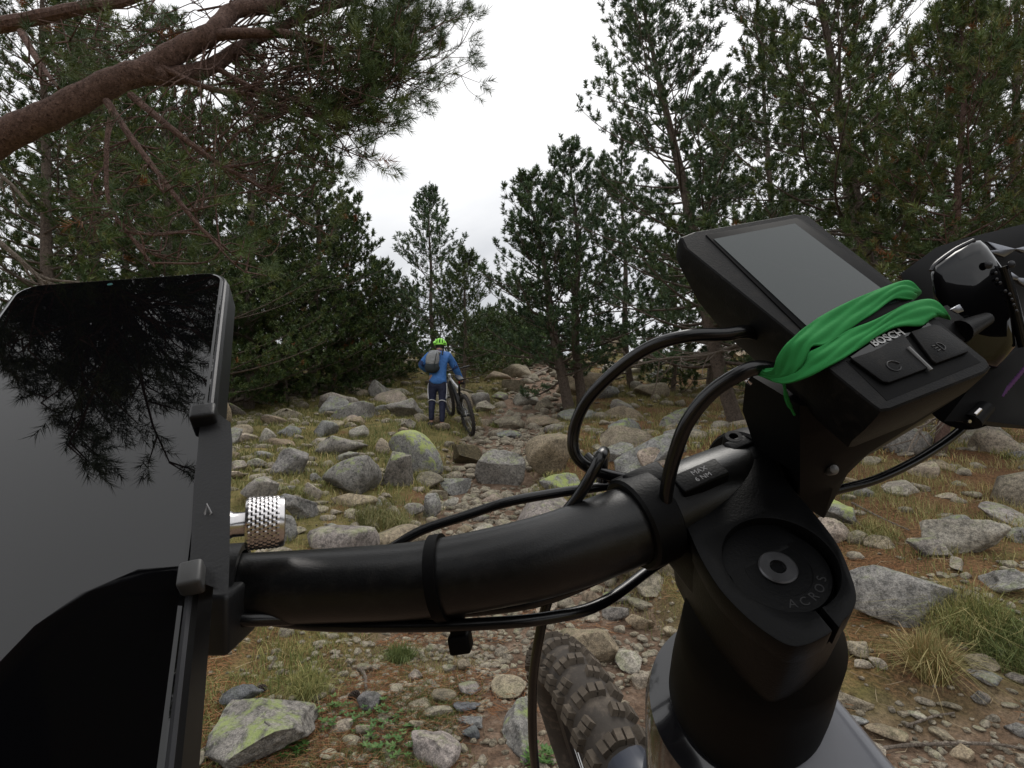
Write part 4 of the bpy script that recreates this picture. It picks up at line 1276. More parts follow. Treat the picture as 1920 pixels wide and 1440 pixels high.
        V, Fq = tube_np(catmull([s0, (s0 + p) / 2 + np.array([0, 0, .03]), p], 3), .006, 5, False); T.br.add(V, Fq)
        for k in range(3):
            T.branch(p + rg.normal(0, .06, 3), np.array([dx, rg.normal(0, .6), dz + rg.normal(0, .45)]), .30 * rg.uniform(.5, 1.1), .005, .09, .14, .2, 3, bare=.15, tl=.08)
    # the crown overhead, mirrored in the phone glass
    up0 = PX(-270, 440, 2.65)
    T2 = limb([up0, c2w(-3.0, 1.7, 2.2), c2w(-1.9, 2.0, 1.5), c2w(-1.75, 2.2, 1.15), c2w(-1.45, 2.3, .80)], .06, .02)
    for k in range(REFL_N):
        q = rg.random()
        i = int((.5 + .5 * q) * (len(T2) - 2)); p = T2[i]
        T.branch(p, np.array([rg.normal(0, 1), rg.normal(0.1, 1), rg.normal(-.1, .4)]), rg.uniform(.3, .7), .010, .11, .22, .2, 5, bare=.2, tl=.12)
    T.finish(46, .058, .0030, 'needles', 'bark', .006)
    return T
REFL_N = 150
lean_pine()

def bare_branch(name, label, P, r0, r1, forks, seed, cat='dead branch'):
    rg = np.random.default_rng(seed)
    C = catmull(P, 6); mb = MB(); mb.tube(C, np.linspace(r0, r1, len(C)), 7)
    for k in range(forks):
        i = int(rg.uniform(.25, .95) * (len(C) - 2)); T_ = unit(C[i + 1] - C[i])
        D = unit(T_ * .8 + rg.normal(0, .6, 3)); ln = rg.uniform(.12, .35) * np.linalg.norm(C[-1] - C[0])
        Q = catmull([C[i], C[i] + D * ln * .5 + np.array([0, 0, -.02]), C[i] + D * ln + rg.normal(0, .04, 3)], 4)
        mb.tube(Q, np.linspace(r1 * 1.1, r1 * .4, len(Q)), 5)
        if rg.random() < .6:
            D2 = unit(D + rg.normal(0, .6, 3)); mb.tube(catmull([Q[5], Q[5] + D2 * ln * .4], 3), np.linspace(r1 * .7, r1 * .3, 4), 4)
    o = mb.build(name, M['deadwood']); tag(o, label, cat); return o
bare_branch('dead_branch', 'bare grey branch hanging at the left edge above the phone', [PX(-40, 420, 2.3), PX(30, 480, 2.3), PX(80, 520, 2.35), PX(150, 530, 2.4)], .012, .005, 7, 1)
bare_branch('dead_branch', 'broken pale stub at the left edge under the thick limb', [PX(-30, 305, 2.4), PX(20, 345, 2.4), PX(55, 385, 2.4)], .010, .006, 2, 2)
bare_branch('dead_branch', 'bare twiggy branch seen inside the hose loop', [PX(1400, 640, 8.7), PX(1330, 665, 8.4), PX(1250, 672, 8.2), PX(1170, 690, 8.0)], .03, .012, 16, 3)
bare_branch('dead_branch', 'low dead branch drooping toward the right-hand cable', [PX(1900, 700, 4.6), PX(1800, 760, 4.4), PX(1730, 800, 4.3), PX(1700, 850, 4.2)], .016, .006, 12, 4)
# ------------------------------------------------------------------ the walker and the pushed bicycle
def skin_body(name, chains, mat, parent, sub=2, root=0):
    """chains: list of lists of (point, (rx, ry)); the first point of a later chain may equal an earlier point and is merged"""
    V = []; E = []; R = []; idx = {}
    def vid(p, r):
        k = tuple(round(float(c), 4) for c in p)
        if k not in idx:
            idx[k] = len(V); V.append(k); R.append(r)
        return idx[k]
    for ch in chains:
        last = None
        for p, r in ch:
            i = vid(p, r)
            if last is not None: E.append((last, i))
            last = i
    me = bpy.data.meshes.new(name)
    me.from_pydata(V, E, [])
    o = bpy.data.objects.new(name, me); COL.objects.link(o)
    sk = o.modifiers.new('skin', 'SKIN'); sk.use_smooth_shade = True
    for i, r in enumerate(R):
        me.skin_vertices[0].data[i].radius = r if isinstance(r, tuple) else (r, r)
    me.skin_vertices[0].data[root].use_root = True
    sb = o.modifiers.new('sub', 'SUBSURF'); sb.levels = sub; sb.render_levels = sub
    me.materials.append(mat)
    dg = bpy.context.evaluated_depsgraph_get()
    ev = o.evaluated_get(dg)
    m2 = bpy.data.meshes.new_from_object(ev)
    o.modifiers.clear(); o.data = m2
    m2.materials.clear(); m2.materials.append(mat)
    m2.polygons.foreach_set('use_smooth', np.ones(len(m2.polygons), bool))
    if parent is not None:
        o.parent = parent
    return o

M['jacket'] = plain('blue_jacket', (0.045, 0.17, 0.48), .7, gscale=14, grain=.8, gdist=.03)
M['jacket_dark'] = plain('navy_fabric', (0.012, 0.03, 0.10), .75, gscale=60)
M['trousers'] = plain('navy_trousers', (0.008, 0.011, 0.036), .75, gscale=14, grain=.8, gdist=.03)
M['white_cloth'] = plain('white_fabric', (0.6, 0.6, 0.62), .7, gscale=60)
M['grey_cloth'] = plain('grey_backpack_fabric', (0.26, 0.27, 0.28), .8, gscale=18, grain=.8, gdist=.03)
M['dark_cloth'] = plain('dark_backpack_fabric', (0.02, 0.028, 0.032), .8, gscale=60)
M['helmet_green'] = plain('neon_helmet', (0.34, 0.85, 0.10), .35, gscale=60)
M['skin'] = plain('skin', (0.42, 0.24, 0.17), .55, gscale=60)
M['hair'] = plain('dark_hair', (0.02, 0.014, 0.01), .6, gscale=60)
M['shoe'] = plain('shoe', (0.02, 0.02, 0.022), .7, gscale=60)
M['tyre2'] = plain('dusty_tyre', (0.035, 0.030, 0.028), .85, gscale=60)
M['blk'] = plain('black_metal', (0.012, 0.012, 0.013), .4, spec=.5)
M['white_paint'] = plain('white_paint', (0.7, 0.7, 0.7), .3, gscale=30)
M['steel'] = plain('spoke_steel', (0.45, 0.45, 0.45), .3, metal=1.0)

FEET, FD = hit(818, 801)
def build_person():
    root = empty('person', FEET)
    tag(root, 'person in a blue jacket and neon green helmet pushing a bicycle up the trail', 'person')
    K = 169 / FPX * FD / 1.68           # scale so that the figure spans 165 pixels
    def s(x, y, z): return (x * K, y * K, z * K)
    pel = s(.02, .0, .90); 
    lh, rh = s(-.085, 0, .88), s(.115, .0, .88)
    lk, rk = s(-.085, .03, .50), s(.11, -.01, .49)
    la, ra = s(-.09, -.02, .09), s(.115, -.07, .05)
    lf, rf = s(-.10, .10, .045), s(.13, .05, .0)
    ch = s(.0, .10, 1.22); nk = s(.02, .15, 1.42); hd = s(.03, .19, 1.50); ht = s(.03, .22, 1.60)
    ls, rs = s(-.17, .12, 1.37), s(.20, .12, 1.36)
    le, re = s(-.33, .12, 1.17), s(.33, .20, 1.12)
    lw, rw = s(-.24, .38, 1.10), s(.42, .36, .93)
    lh2, rh2 = s(-.20, .46, 1.10), s(.44, .42, .88)
    k = K
    body = skin_body('body', [
        [(pel, (.135 * k, .10 * k)), (ch, (.155 * k, .11 * k)), (nk, (.055 * k, .055 * k)), (hd, (.078 * k, .09 * k)), (ht, (.072 * k, .085 * k))],
        [(pel, .1), (lh, (.085 * k, .09 * k)), (lk, .055 * k), (la, .038 * k), (lf, (.04 * k, .03 * k))],
        [(pel, .1), (rh, (.085 * k, .09 * k)), (rk, .055 * k), (ra, .038 * k), (rf, (.04 * k, .03 * k))],
        [(ch, .1), (ls, .055 * k), (le, .042 * k), (lw, .028 * k), (lh2, (.035 * k, .02 * k))],
        [(ch, .1), (rs, .055 * k), (re, .042 * k), (rw, .028 * k), (rh2, (.035 * k, .02 * k))]], M['skin'], root)
    skin_body('jacket', [
        [(s(.02, -.01, .76), (.185 * k, .14 * k)), (s(.02, .0, .88), (.18 * k, .135 * k)), (s(.01, .04, 1.02), (.165 * k, .125 * k)), (s(0, .11, 1.24), (.205 * k, .15 * k)), (s(.015, .13, 1.38), (.16 * k, .11 * k)), (s(.02, .15, 1.455), (.062 * k, .062 * k))],
        [(s(0, .11, 1.24), .1), (ls, .088 * k), (le, .072 * k), (lw, .050 * k)],
        [(s(0, .11, 1.24), .1), (rs, .090 * k), (re, .075 * k), (rw, .052 * k)]], M['jacket'], root)
    mb = MB(); 
    for (a, b, r) in [(rs, re, .084), (ls, le, .080)]:
        a = np.array(a); b = np.array(b); mb.tube(np.array([a + (b - a) * .62 + FEET, a + (b - a) * .98 + FEET]), r * .86 * k, 10)
    mb.build('sleeve_patch', M['jacket_dark'], root)
    skin_body('trousers', [
        [(s(.015, .03, 1.04), (.14 * k, .11 * k)), (s(.015, .01, .90), (.155 * k, .12 * k)), (s(.015, 0, .82), (.15 * k, .12 * k))],
        [(s(.015, 0, .82), .1), (s(-.085, 0, .74), (.098 * k, .10 * k)), (lk, (.070 * k, .072 * k)), (s(-.09, -.02, .30), .062 * k), (s(-.09, -.02, .11), .05 * k)],
        [(s(.015, 0, .82), .1), (s(.115, 0, .74), (.098 * k, .10 * k)), (rk, (.070 * k, .072 * k)), (s(.115, -.04, .28), .062 * k), (s(.115, -.07, .07), .05 * k)]], M['trousers'], root)
    # pale reflective bands: curved over the calf below each knee, straight down the outer thigh
    for (c, sx) in [(lk, -1), (rk, 1)]:
        mb = MB(); P = []
        for t in np.linspace(-1.9, 1.9, 14):
            P.append(FEET + np.array(c) + np.array([math.sin(t) * .080 * k, -math.cos(t) * .082 * k, (-.02 + .03 * math.cos(t * 1.4)) * k]))
        mb.tube(P, .009 * k, 6); mb.build('reflective_band', M['white_cloth'], root)
        mb = MB(); x0 = .180 if sx > 0 else -.150
        mb.tube(catmull([FEET + np.array(s(x0 + (.01 if sx > 0 else 0), -.03, .82)), FEET + np.array(s(x0 + .012 * sx, -.03, .68)), FEET + np.array(s(x0 - (.0 if sx > 0 else .0), -.03, .53))], 4), .010 * k, 6)
        mb.build('side_stripe', M['white_cloth'], root)
    for (a, f) in [(la, lf), (ra, rf)]:
        mb = MB(); c = FEET + (np.array(a) + np.array(f)) / 2 + np.array([0, 0, -.02 * k])
        mb.box(c, [1, 0, 0], [0, 1, 0], [0, 0, 1], .05 * k, .13 * k, .045 * k, .03 * k); mb.build('shoe', M['shoe'], root)
    for h in (lh2, rh2):      # gloved hand: palm, four bent fingers, thumb
        hp = FEET + np.array(h); mb = MB()
        mb.box(hp, [1, 0, 0], [0, 1, 0], [0, 0, 1], .042 * k, .04 * k, .018 * k, .01 * k)
        for j in range(4):
            x = (-.03 + j * .02) * k
            mb.tube(catmull([hp + np.array([x, .03 * k, 0]), hp + np.array([x, .07 * k, -.005]), hp + np.array([x, .075 * k, -.035 * k])], 3), .0095 * k, 6)
        mb.tube(catmull([hp + np.array([-.04 * k, 0, 0]), hp + np.array([-.055 * k, .03 * k, -.01]), hp + np.array([-.04 * k, .05 * k, -.03 * k])], 3), .010 * k, 6)
        mb.build('glove', M['shoe'], root)
    # hair at the nape
    hc = FEET + (np.array(hd) + np.array(ht)) / 2
    mb = MB(); mb.lathe(hc + np.array([0, -.015, -.03]) * k, [0, 0, 1], [(.05 * k, -.05 * k), (.082 * k, 0), (.085 * k, .05 * k)], 14); mb.build('hair', M['hair'], root)
    # helmet: ribbed shell with vents between the ribs
    c = hc + np.array([.0, .0, .03]) * k
    hm = empty('helmet', c); hm.parent = root; hm.matrix_parent_inverse = Matrix.Translation(-root.location)
    mb = MB()
    prof = [(.098 * k * math.cos(t), .098 * k * math.sin(t)) for t in np.linspace(0, 1.5, 7)]
    mb.lathe(c, unit([0, .1, 1]), prof, 18); inner = mb.build('helmet_liner', M['shoe'], root)
    hm_mb = MB()
    for a in np.linspace(-1.15, 1.15, 6):
        P = [c + np.array([math.sin(a) * .108 * math.cos(.35 * t), -math.cos(t) * .118, math.cos(a) * .112 * math.sin(t) + .012]) * k for t in np.linspace(.05, math.pi - .05, 12)]
        P = [p + np.array([math.sin(a) * .012 * k, 0, 0]) for p in P]
        hm_mb.tube(P, .016 * k, 6)
    ring = [c + np.array([math.cos(t) * .108, math.sin(t) * .122, .005]) * k for t in np.linspace(0, 2 * math.pi, 24, endpoint=False)]
    hm_mb.tube(ring, .018 * k, 8, closed=True)
    for yy in (-.07, .04):
        P = [c + np.array([math.sin(a) * .112, yy, math.cos(a) * .108]) * k for a in np.linspace(-1.3, 1.3, 10)]
        hm_mb.tube(P, .013 * k, 6)
    bpy.data.objects.remove(hm)
    hm_mb.build('helmet', M['helmet_green'], root)
    # backpack
    bp = empty('backpack', FEET + np.array(s(-.04, -.07, 1.2)))
    tag(bp, 'grey and black backpack with a drawstring top worn by the walker in blue', 'backpack')
    def blob(name, c, r, mat, seed, lean=0):
        V, F = ico(3); V = V.copy()
        V = np.sign(V) * np.abs(V) ** .75
        V *= (1 + .06 * vnoise(V[:, 0] * 3, V[:, 1] * 3, V[:, 2] * 3, seed))[:, None]
        V = V * np.array(r) * k
        V[:, 0] += V[:, 2] * lean
        o = mesh_np(name, V + FEET + np.array(s(*c)), F, mat, bp, smooth=True); return o
    blob('main_bag', (-.065, -.13, 1.255), (.125, .085, .155), M['grey_cloth'], 3, .12)
    blob('lower_compartment', (-.075, -.12, 1.105), (.135, .10, .10), M['dark_cloth'], 4)
    blob('top_flap', (-.03, -.10, 1.385), (.115, .075, .045), M['grey_cloth'], 5)
    for x in (-.15, .10):
        mb = MB(); mb.tube(catmull([FEET + np.array(s(x, -.03, 1.36)), FEET + np.array(s(x * 1.05, .05, 1.475)), FEET + np.array(s(x * 1.1, .17, 1.42))], 4), .016 * k, 6)
        mb.build('shoulder_strap', M['dark_cloth'], bp)
    mb = MB(); mb.tube(catmull([FEET + np.array(s(.02, -.225, 1.37)), FEET + np.array(s(.0, -.23, 1.25)), FEET + np.array(s(-.02, -.23, 1.12))], 4), .006 * k, 5); mb.build('cord', M['dark_cloth'], bp)
build_person()

def build_pushed_bike():
    # local frame: x forward, y left, z up; rear axle at the origin
    K = FD / 10.0
    R = .365
    Pr, dr = hit(880, 816)
    Pf = Pr + np.array([-.47, 1.08, 0]); Pf[2] = float(gh(Pf[0], Pf[1])) + .02
    fwd = unit(Pf - Pr)
    lean = math.radians(13)
    left0 = unit(np.cross([0, 0, 1], fwd))
    up0 = np.cross(fwd, left0)
    up = unit(up0 * math.cos(lean) + left0 * math.sin(lean)); left = np.cross(up, fwd)
    O = Pr + up * (R + .005)
    def w(x, y, z): return O + fwd * x + left * y + up * z
    root = empty('bicycle', Pr); tag(root, 'black and white full-suspension mountain bike pushed uphill by the person in blue', 'bicycle')
    def tb(name, pts, r, m, seg=8, par=None):
        mb = MB(); mb.tube(catmull([w(*p) for p in pts], 4), r, seg); return mb.build(name, m, par or root)
    for x in (0.0, 1.20):
        c = w(x, 0, 0)
        we = empty('wheel', c); we.parent = root; we.matrix_parent_inverse = Matrix.Translation(-root.location)
        bpy.context.view_layer.update()
        def child(mb, n, m):
            o = mb.build(n, m, None); loc = o.location.copy(); o.parent = we
            o.matrix_parent_inverse = Matrix.Translation(-Vector([float(q) for q in c])); return o
        mb = MB(); A = np.linspace(0, 2 * math.pi, 40, endpoint=False)
        mb.tube([w(x + math.cos(a) * (R - .03), 0, math.sin(a) * (R - .03)) for a in A], .031, 8, closed=True)
        for k, a in enumerate(np.linspace(0, 2 * math.pi, 76, endpoint=False)):
            for yy in ((-.016, .016) if k % 2 else (-.024, .024)):
                rad = np.array(w(math.cos(a), 0, math.sin(a))) - O
                mb.box(w(x + math.cos(a) * (R + .001), yy, math.sin(a) * (R + .001)), unit(rad), left, unit(np.cross(rad, left)), .005, .007, .008)
        child(mb, 'tyre', M['tyre2'])
        mb = MB(); mb.tube([w(x + math.cos(a) * (R - .065), 0, math.sin(a) * (R - .065)) for a in A], .012, 6, closed=True); child(mb, 'rim', M['blk'])
        mb = MB(); mb.tube([w(x, -.05, 0), w(x, .05, 0)], .022, 10); child(mb, 'hub', M['blk'])
        mb = MB(); mb.tube([w(x + math.cos(a) * .09, .035, math.sin(a) * .09) for a in A[::2]], .006, 4, closed=True)
        child(mb, 'brake_disc', M['steel'])
        mb = MB()
        for k in range(28):
            a = k / 28 * 2 * math.pi; b = a + (.35 if k % 4 < 2 else -.35); yy = .03 if k % 2 else -.03
            mb.tube([w(x + math.cos(b) * .025, yy, math.sin(b) * .025), w(x + math.cos(a) * (R - .07), 0, math.sin(a) * (R - .07))], .0022, 4)
        child(mb, 'spokes', M['steel']).__setitem__('kind', 'stuff')
    tb('down_tube', [(.42, 0, -.02), (.62, 0, .22), (.86, 0, .40)], .038, M['blk'])
    tb('top_tube', [(.86, 0, .46), (.6, 0, .42), (.34, 0, .40)], .024, M['white_paint'])
    tb('seat_tube', [(.42, 0, -.02), (.36, 0, .20), (.30, 0, .44)], .022, M['blk'])
    tb('seat_post', [(.30, 0, .44), (.25, 0, .60)], .015, M['blk'])
    mb = MB(); mb.box(w(.22, 0, .62), fwd, left, up, .13, .055, .018, .015); mb.box(w(.34, 0, .62), fwd, left, up, .09, .022, .015, .01); mb.build('saddle', M['blk'], root)
    for y in (-.06, .06):
        tb('chain_stay', [(0, y, 0), (.22, y, .03), (.42, y * .6, .0)], .013, M['blk'])
        tb('seat_stay', [(0, y, 0), (.16, y, .22), (.33, y * .5, .32)], .012, M['blk'])
        tb('fork_leg', [(1.20, y, 0), (1.08, y, .26), (.96, y, .46)], .02, M['blk'])
    tb('fork_crown', [(.97, -.07, .44), (.95, 0, .47), (.97, .07, .44)], .022, M['blk'])
    tb('head_tube', [(.93, 0, .40), (.87, 0, .54)], .028, M['white_paint'])
    tb('handlebar', [(.82, .37, .64), (.85, .15, .62), (.87, 0, .61), (.85, -.15, .62), (.82, -.37, .64)], .014, M['blk'])
    for y in (1, -1):
        tb('grip', [(.82, y * .26, .635), (.815, y * .38, .642)], .019, M['blk'])
    mb = MB(); mb.box(w(.44, 0, -.03), fwd, left, up, .085, .05, .075, .03); mb.build('motor_housing', M['blk'], root)
    tb('crank', [(.43, -.08, -.03), (.55, -.09, -.13)], .012, M['blk'])
    mb = MB(); mb.box(w(.55, -.14, -.13), fwd, left, up, .045, .05, .01, .004); mb.build('pedal', M['blk'], root)
    mb = MB(); mb.lathe(w(0, -.055, 0), left, [(.05, -.012), (.085, 0), (.03, .012)], 20); mb.build('cassette', M['steel'], root)
    tb('rear_light', [(.26, .0, .52), (.25, 0, .56)], .016, plain('red_lens', (.3, .01, .01), .3))
build_pushed_bike()
# ------------------------------------------------------------------ the rider's own bike: cockpit close to the camera
# bike axes in camera space (right, up, forward)
A_ = unit([-.135, .79, -.594]); F0 = np.array([-.367, .514, .775]); F_ = unit(F0 - A_ * A_.dot(F0)); R_ = unit(np.cross(A_, F_))
if R_[0] < 0: R_ = -R_
C0 = np.array([.1046, -.0735, .21])
def d2w(v): return v[0] * RIGHT + v[1] * UP + v[2] * FWD
def B(r, f, a): 
    p = C0 + R_ * r + F_ * f + A_ * a
    return c2w(*p)
AW, FW, RW = d2w(A_), d2w(F_), d2w(R_)
def onplane(px, py, n, p0, off=0.0):
    """camera-space point on the plane (n, p0) seen at a pixel"""
    q = np.array([(px - 960) / FPX, (720 - py) / FPX, 1.0])
    return q * ((n.dot(p0) + off) / n.dot(q))
def cw(p): return c2w(*p)

M['anod'] = plain('black_anodised', (0.0028, 0.0029, 0.0033), .45, spec=.14, grain=.25, gscale=900)
M['bar'] = plain('black_bar_coating', (0.0035, 0.0036, 0.004), .35, spec=.45, grain=.15, gscale=1200, dust=.05)
M['rubber'] = plain('black_rubber', (0.0025, 0.0025, 0.0028), .6, spec=.10, gscale=200)
M['hose'] = plain('hose_black', (0.004, 0.004, 0.0045), .25, spec=.5, gscale=300)
M['plastic'] = plain('black_plastic', (0.0045, 0.0045, 0.005), .5, spec=.14, grain=.2, gscale=1500, dust=.08)
M['frame_grey'] = plain('grey_frame_paint', (0.13, 0.135, 0.155), .3, spec=.5, gscale=40, coat=.3, dust=.1)
M['frame_dark'] = plain('gloss_dark_paint', (0.010, 0.010, 0.012), .12, spec=.6, gscale=60, coat=.5)
M['tread'] = plain('muddy_tread', (0.090, 0.074, 0.058), .85, spec=.2, grain=.8, gscale=500, dust=.6)
M['tyre_side'] = plain('tyre_sidewall', (0.020, 0.019, 0.018), .75, spec=.3, grain=.4, gscale=400, dust=.3)
M['alu'] = plain('silver_aluminium', (0.62, 0.60, 0.60), .22, metal=1.0, gscale=300)
M['bolt'] = plain('worn_bolt_steel', (0.10, 0.10, 0.105), .38, metal=.8, gscale=900)
M['glassy'] = plain('black_glass', (0.002, 0.002, 0.0025), .008, spec=.52, gscale=20)
M['print'] = plain('grey_print', (0.30, 0.30, 0.31), .6)
M['print2'] = plain('pale_print', (0.5, 0.5, 0.5), .6)
M['print_dim'] = plain('engraved_grey', (0.016, 0.016, 0.017), .5)
M['green_rubber'] = plain('green_rubber_band', (0.025, 0.22, 0.055), .8, spec=.2, grain=.5, gscale=120)

own = empty('mountain_bike', B(0, 0, 0) * np.array([1, 1, 0]) + np.array([0, 0, 0.06]))
tag(own, 'black and grey mountain bike filling the foreground: handlebar, stem, head tube and front wheel', 'bicycle')

# handlebar
bar_pts = [(-120, 1175, .185), (60, 1150, .20), (300, 1120, .222), (430, 1106, .232), (600, 1098, .235), (800, 1085, .232), (1000, 1047, .228), (1130, 1005, .232), (1230, 964, .240), (1310, 925, .250), (1420, 880, .272), (1540, 838, .300), (1680, 770, .335), (1830, 690, .375), (1990, 610, .42), (2160, 520, .47)]
C = catmull([PX(*p) for p in bar_pts], 8)
n = len(C)
rr = np.interp(np.linspace(0, 1, n), [0, .2, .45, .66, .8, 1], [.0112, .0150, .0172, .0172, .0140, .0112])
mb = MB(); mb.tube(C, rr, 40); handlebar = mb.build('handlebar', M['bar'], own)
def barpt(px):
    """centre of the bar nearest to a picture column"""
    best = min(range(n), key=lambda i: abs(960 + FPX * ((C[i] - CAM) @ RIGHT) / ((C[i] - CAM) @ FWD) - px))
    T = unit(C[min(n - 1, best + 1)] - C[max(0, best - 1)])
    return C[best], T, rr[best]
# zip tie ring with its head and tail below
p, T, r = barpt(832)
u = unit(UP - T * UP.dot(T)); v = np.cross(T, u)
mb = MB(); 
ring = [p + (u * math.cos(t) + v * math.sin(t)) * (r + .0012) for t in np.linspace(0, 2 * math.pi, 40, endpoint=False)]
V = []; Fq = []
for i, q in enumerate(ring):
    o_ = unit(q - p)
    V += [q - T * .0024 - o_ * .001, q - T * .0024 + o_ * .0007, q + T * .0024 + o_ * .0007, q + T * .0024 - o_ * .001]
for i in range(40):
    j = (i + 1) % 40
    for k in range(4): Fq.append((i * 4 + k, i * 4 + (k + 1) % 4, j * 4 + (k + 1) % 4, j * 4 + k))
mb.add(V, Fq)
mb.box(p - u * (r + .008) + T * .004, T, u, v, .0032, .009, .0032, .001)
mb.box(p - u * (r + .0125) + T * .004, T, u, v, .0046, .0040, .0046, .0012)
mb.build('cable_tie', M['rubber'], own)

# stem: plate outline with a round recess and a slit, traced on its own plane and extruded down the steerer
def SP(px, py, off=0.0): return cw(onplane(px, py, A_, C0, off))
def to_local(P): 
    q = np.array([(P - CAM) @ RIGHT, (P - CAM) @ UP, (P - CAM) @ FWD]) - C0
    return np.array([q @ R_, q @ F_])
H0 = .0050            # the plate stands 3.5 mm above the cap
outline = [(1335, 905), (1348, 890), (1400, 862), (1440, 868), (1462, 900), (1490, 938), (1530, 985), (1566, 1035), (1588, 1085), (1600, 1130), (1592, 1160), (1575, 1178)]
outline2 = [(1545, 1205), (1510, 1222), (1475, 1224), (1430, 1198), (1385, 1160), (1345, 1115), (1312, 1060), (1285, 1000), (1262, 955), (1268, 925), (1290, 912)]
cc, _ = SP(1458, 1066), None
cl = to_local(cc)
Rr = .0209
slitdir = unit(to_local(SP(1560, 1192)) - cl); perp = np.array([-slitdir[1], slitdir[0]])
hw = .0013
a0 = math.atan2(slitdir[1], slitdir[0]); da = math.asin(hw / Rr)
def smooth_(L_): return [q for q in catmull(np.array([to_local(SP(*p)) for p in L_]), 4)]
loc = smooth_(outline); loc2 = smooth_(outline2)
e1 = None
far = .045
def sgn(p): return float((p - cl) @ perp)
side1 = 1 if sgn(loc[-1]) > 0 else -1
edge_pt = to_local(SP(1562, 1194))
poly = [*loc, edge_pt + perp * hw * side1]
# into the recess, round it, and out again
dirn = -side1
angs = np.linspace(da, 2 * math.pi - da, 60)
circ = [cl + Rr * np.array([math.cos(a0 + side1 * 1.0 * t * 1), math.sin(a0 + side1 * t)]) for t in angs]
circ = [cl + Rr * (slitdir * math.cos(t) + perp * side1 * math.sin(t)) for t in angs]
poly += circ + [edge_pt - perp * hw * side1] + loc2
def L3(p, a): return B(p[0], p[1], a)
mb = MB()
mb.prism([L3(p, H0 - .012) for p in poly], AW * .012)
def area(P):
    return sum(P[i][0] * P[(i + 1) % len(P)][1] - P[(i + 1) % len(P)][0] * P[i][1] for i in range(len(P)))
stem = mb.build('stem', M['anod'], own, bevel=.0006, smooth=True)
# stem body below the plate
core = [np.array(p) for p in loc + loc2]
ctr = np.mean(core, 0)
mb = MB(); n_ = len(core); lay = [(H0 - .0118, .985), (-.018, .985), (-.036, .97), (-.052, .92)]
V = []; Fq = []
for (a, s_) in lay:
    for q in core: 
        g = cl + (q - cl) * s_
        V.append(L3(g, a))
for i in range(len(lay) - 1):
    for k in range(n_): Fq.append((i * n_ + k, i * n_ + (k + 1) % n_, (i + 1) * n_ + (k + 1) % n_, (i + 1) * n_ + k))
Fq.append(tuple(range(n_))); Fq.append(tuple((len(lay) - 1) * n_ + k for k in range(n_)))
mb.add(V, Fq); mb.build('stem_body', M['anod'], own, smooth=True, sharp=50)
# raised spine between clamp and recess
# top cap disc, bolt and lettering
mb = MB(); mb.lathe(L3(cl, 0), AW, [(.0194, -.006), (.0194, -.0005), (.0189, .0003), (.0125, .0005), (.0122, .0001), (.0080, .0001)], 72); cap = mb.build('top_cap', M['anod'], own)
mb = MB(); 
prof = [(.0072, 0), (.0072, .0010), (.0066, .0015), (.0030, .0014)]
mb.lathe(L3(cl, 0), AW, prof, 40, cap1=False)
hexp = [(.0030, .0014), (.0026, -.003)]
mb.lathe(L3(cl, 0), AW, hexp, 6, cap0=False)
mb.build('bolt', M['bolt'], own)
def text(s, loc_, xdir, ydir, size, mat, parent, name='lettering', bold=0.0, skew=0.0):
    cu = bpy.data.curves.new(name, 'FONT'); cu.body = s; cu.size = size; cu.align_x = 'CENTER'; cu.align_y = 'CENTER'; cu.extrude = size * .01; cu.offset = bold; cu.resolution_u = 3
    o = bpy.data.objects.new('tmp', cu); COL.objects.link(o)
    dg = bpy.context.evaluated_depsgraph_get(); me = bpy.data.meshes.new_from_object(o.evaluated_get(dg))
    bpy.data.objects.remove(o)
    x = unit(xdir); z = unit(np.cross(x, ydir)); y = np.cross(z, x)
    Mx = Matrix([[*map(float, (x[i], y[i], z[i], loc_[i]))] for i in range(3)] + [[0, 0, 0, 1]])
    me.transform(Mx); me.materials.clear(); me.materials.append(mat)
    o = bpy.data.objects.new(name, me); COL.objects.link(o); place(o, parent); return o
def arc_text(s, c, rad, a_mid, step, size, mat, parent):
    obs = []
    for i, ch_ in enumerate(s):
        t = a_mid + (i - (len(s) - 1) / 2) * step
        o2 = slitdir_c = None
        out = np.array([math.sin(t), -math.cos(t)])
        pos = B(c[0] + out[0] * rad, c[1] + out[1] * rad, .00055)
        od = RW * out[0] + FW * out[1]
        xd = RW * math.cos(t) + FW * math.sin(t)
        text(ch_, pos, xd, -od, size, mat, parent, 'letter')
arc_text('ACROS', cl, .0153, .18, .30, .0048, M['print_dim'], own)

# clamp ring, face plate bolts, marked plate
pc, Tc, rc = barpt(1310)
def ringpart(px, w2, rad, name, mat='anod', seg=36, a0=0, a1=2 * math.pi):
    p, T, r = barpt(px)
    mb = MB(); mb.lathe(p, T, [(r + .0002, -w2), (r + rad - .0012, -w2), (r + rad, -w2 + .0012), (r + rad, w2 - .0012), (r + rad - .0012, w2), (r + .0002, w2)], seg, False, False)
    return mb.build(name, M[mat], own)
ringpart(1212, .0075, .0034, 'clamp_band'); ringpart(1400, .0065, .0050, 'clamp_band')
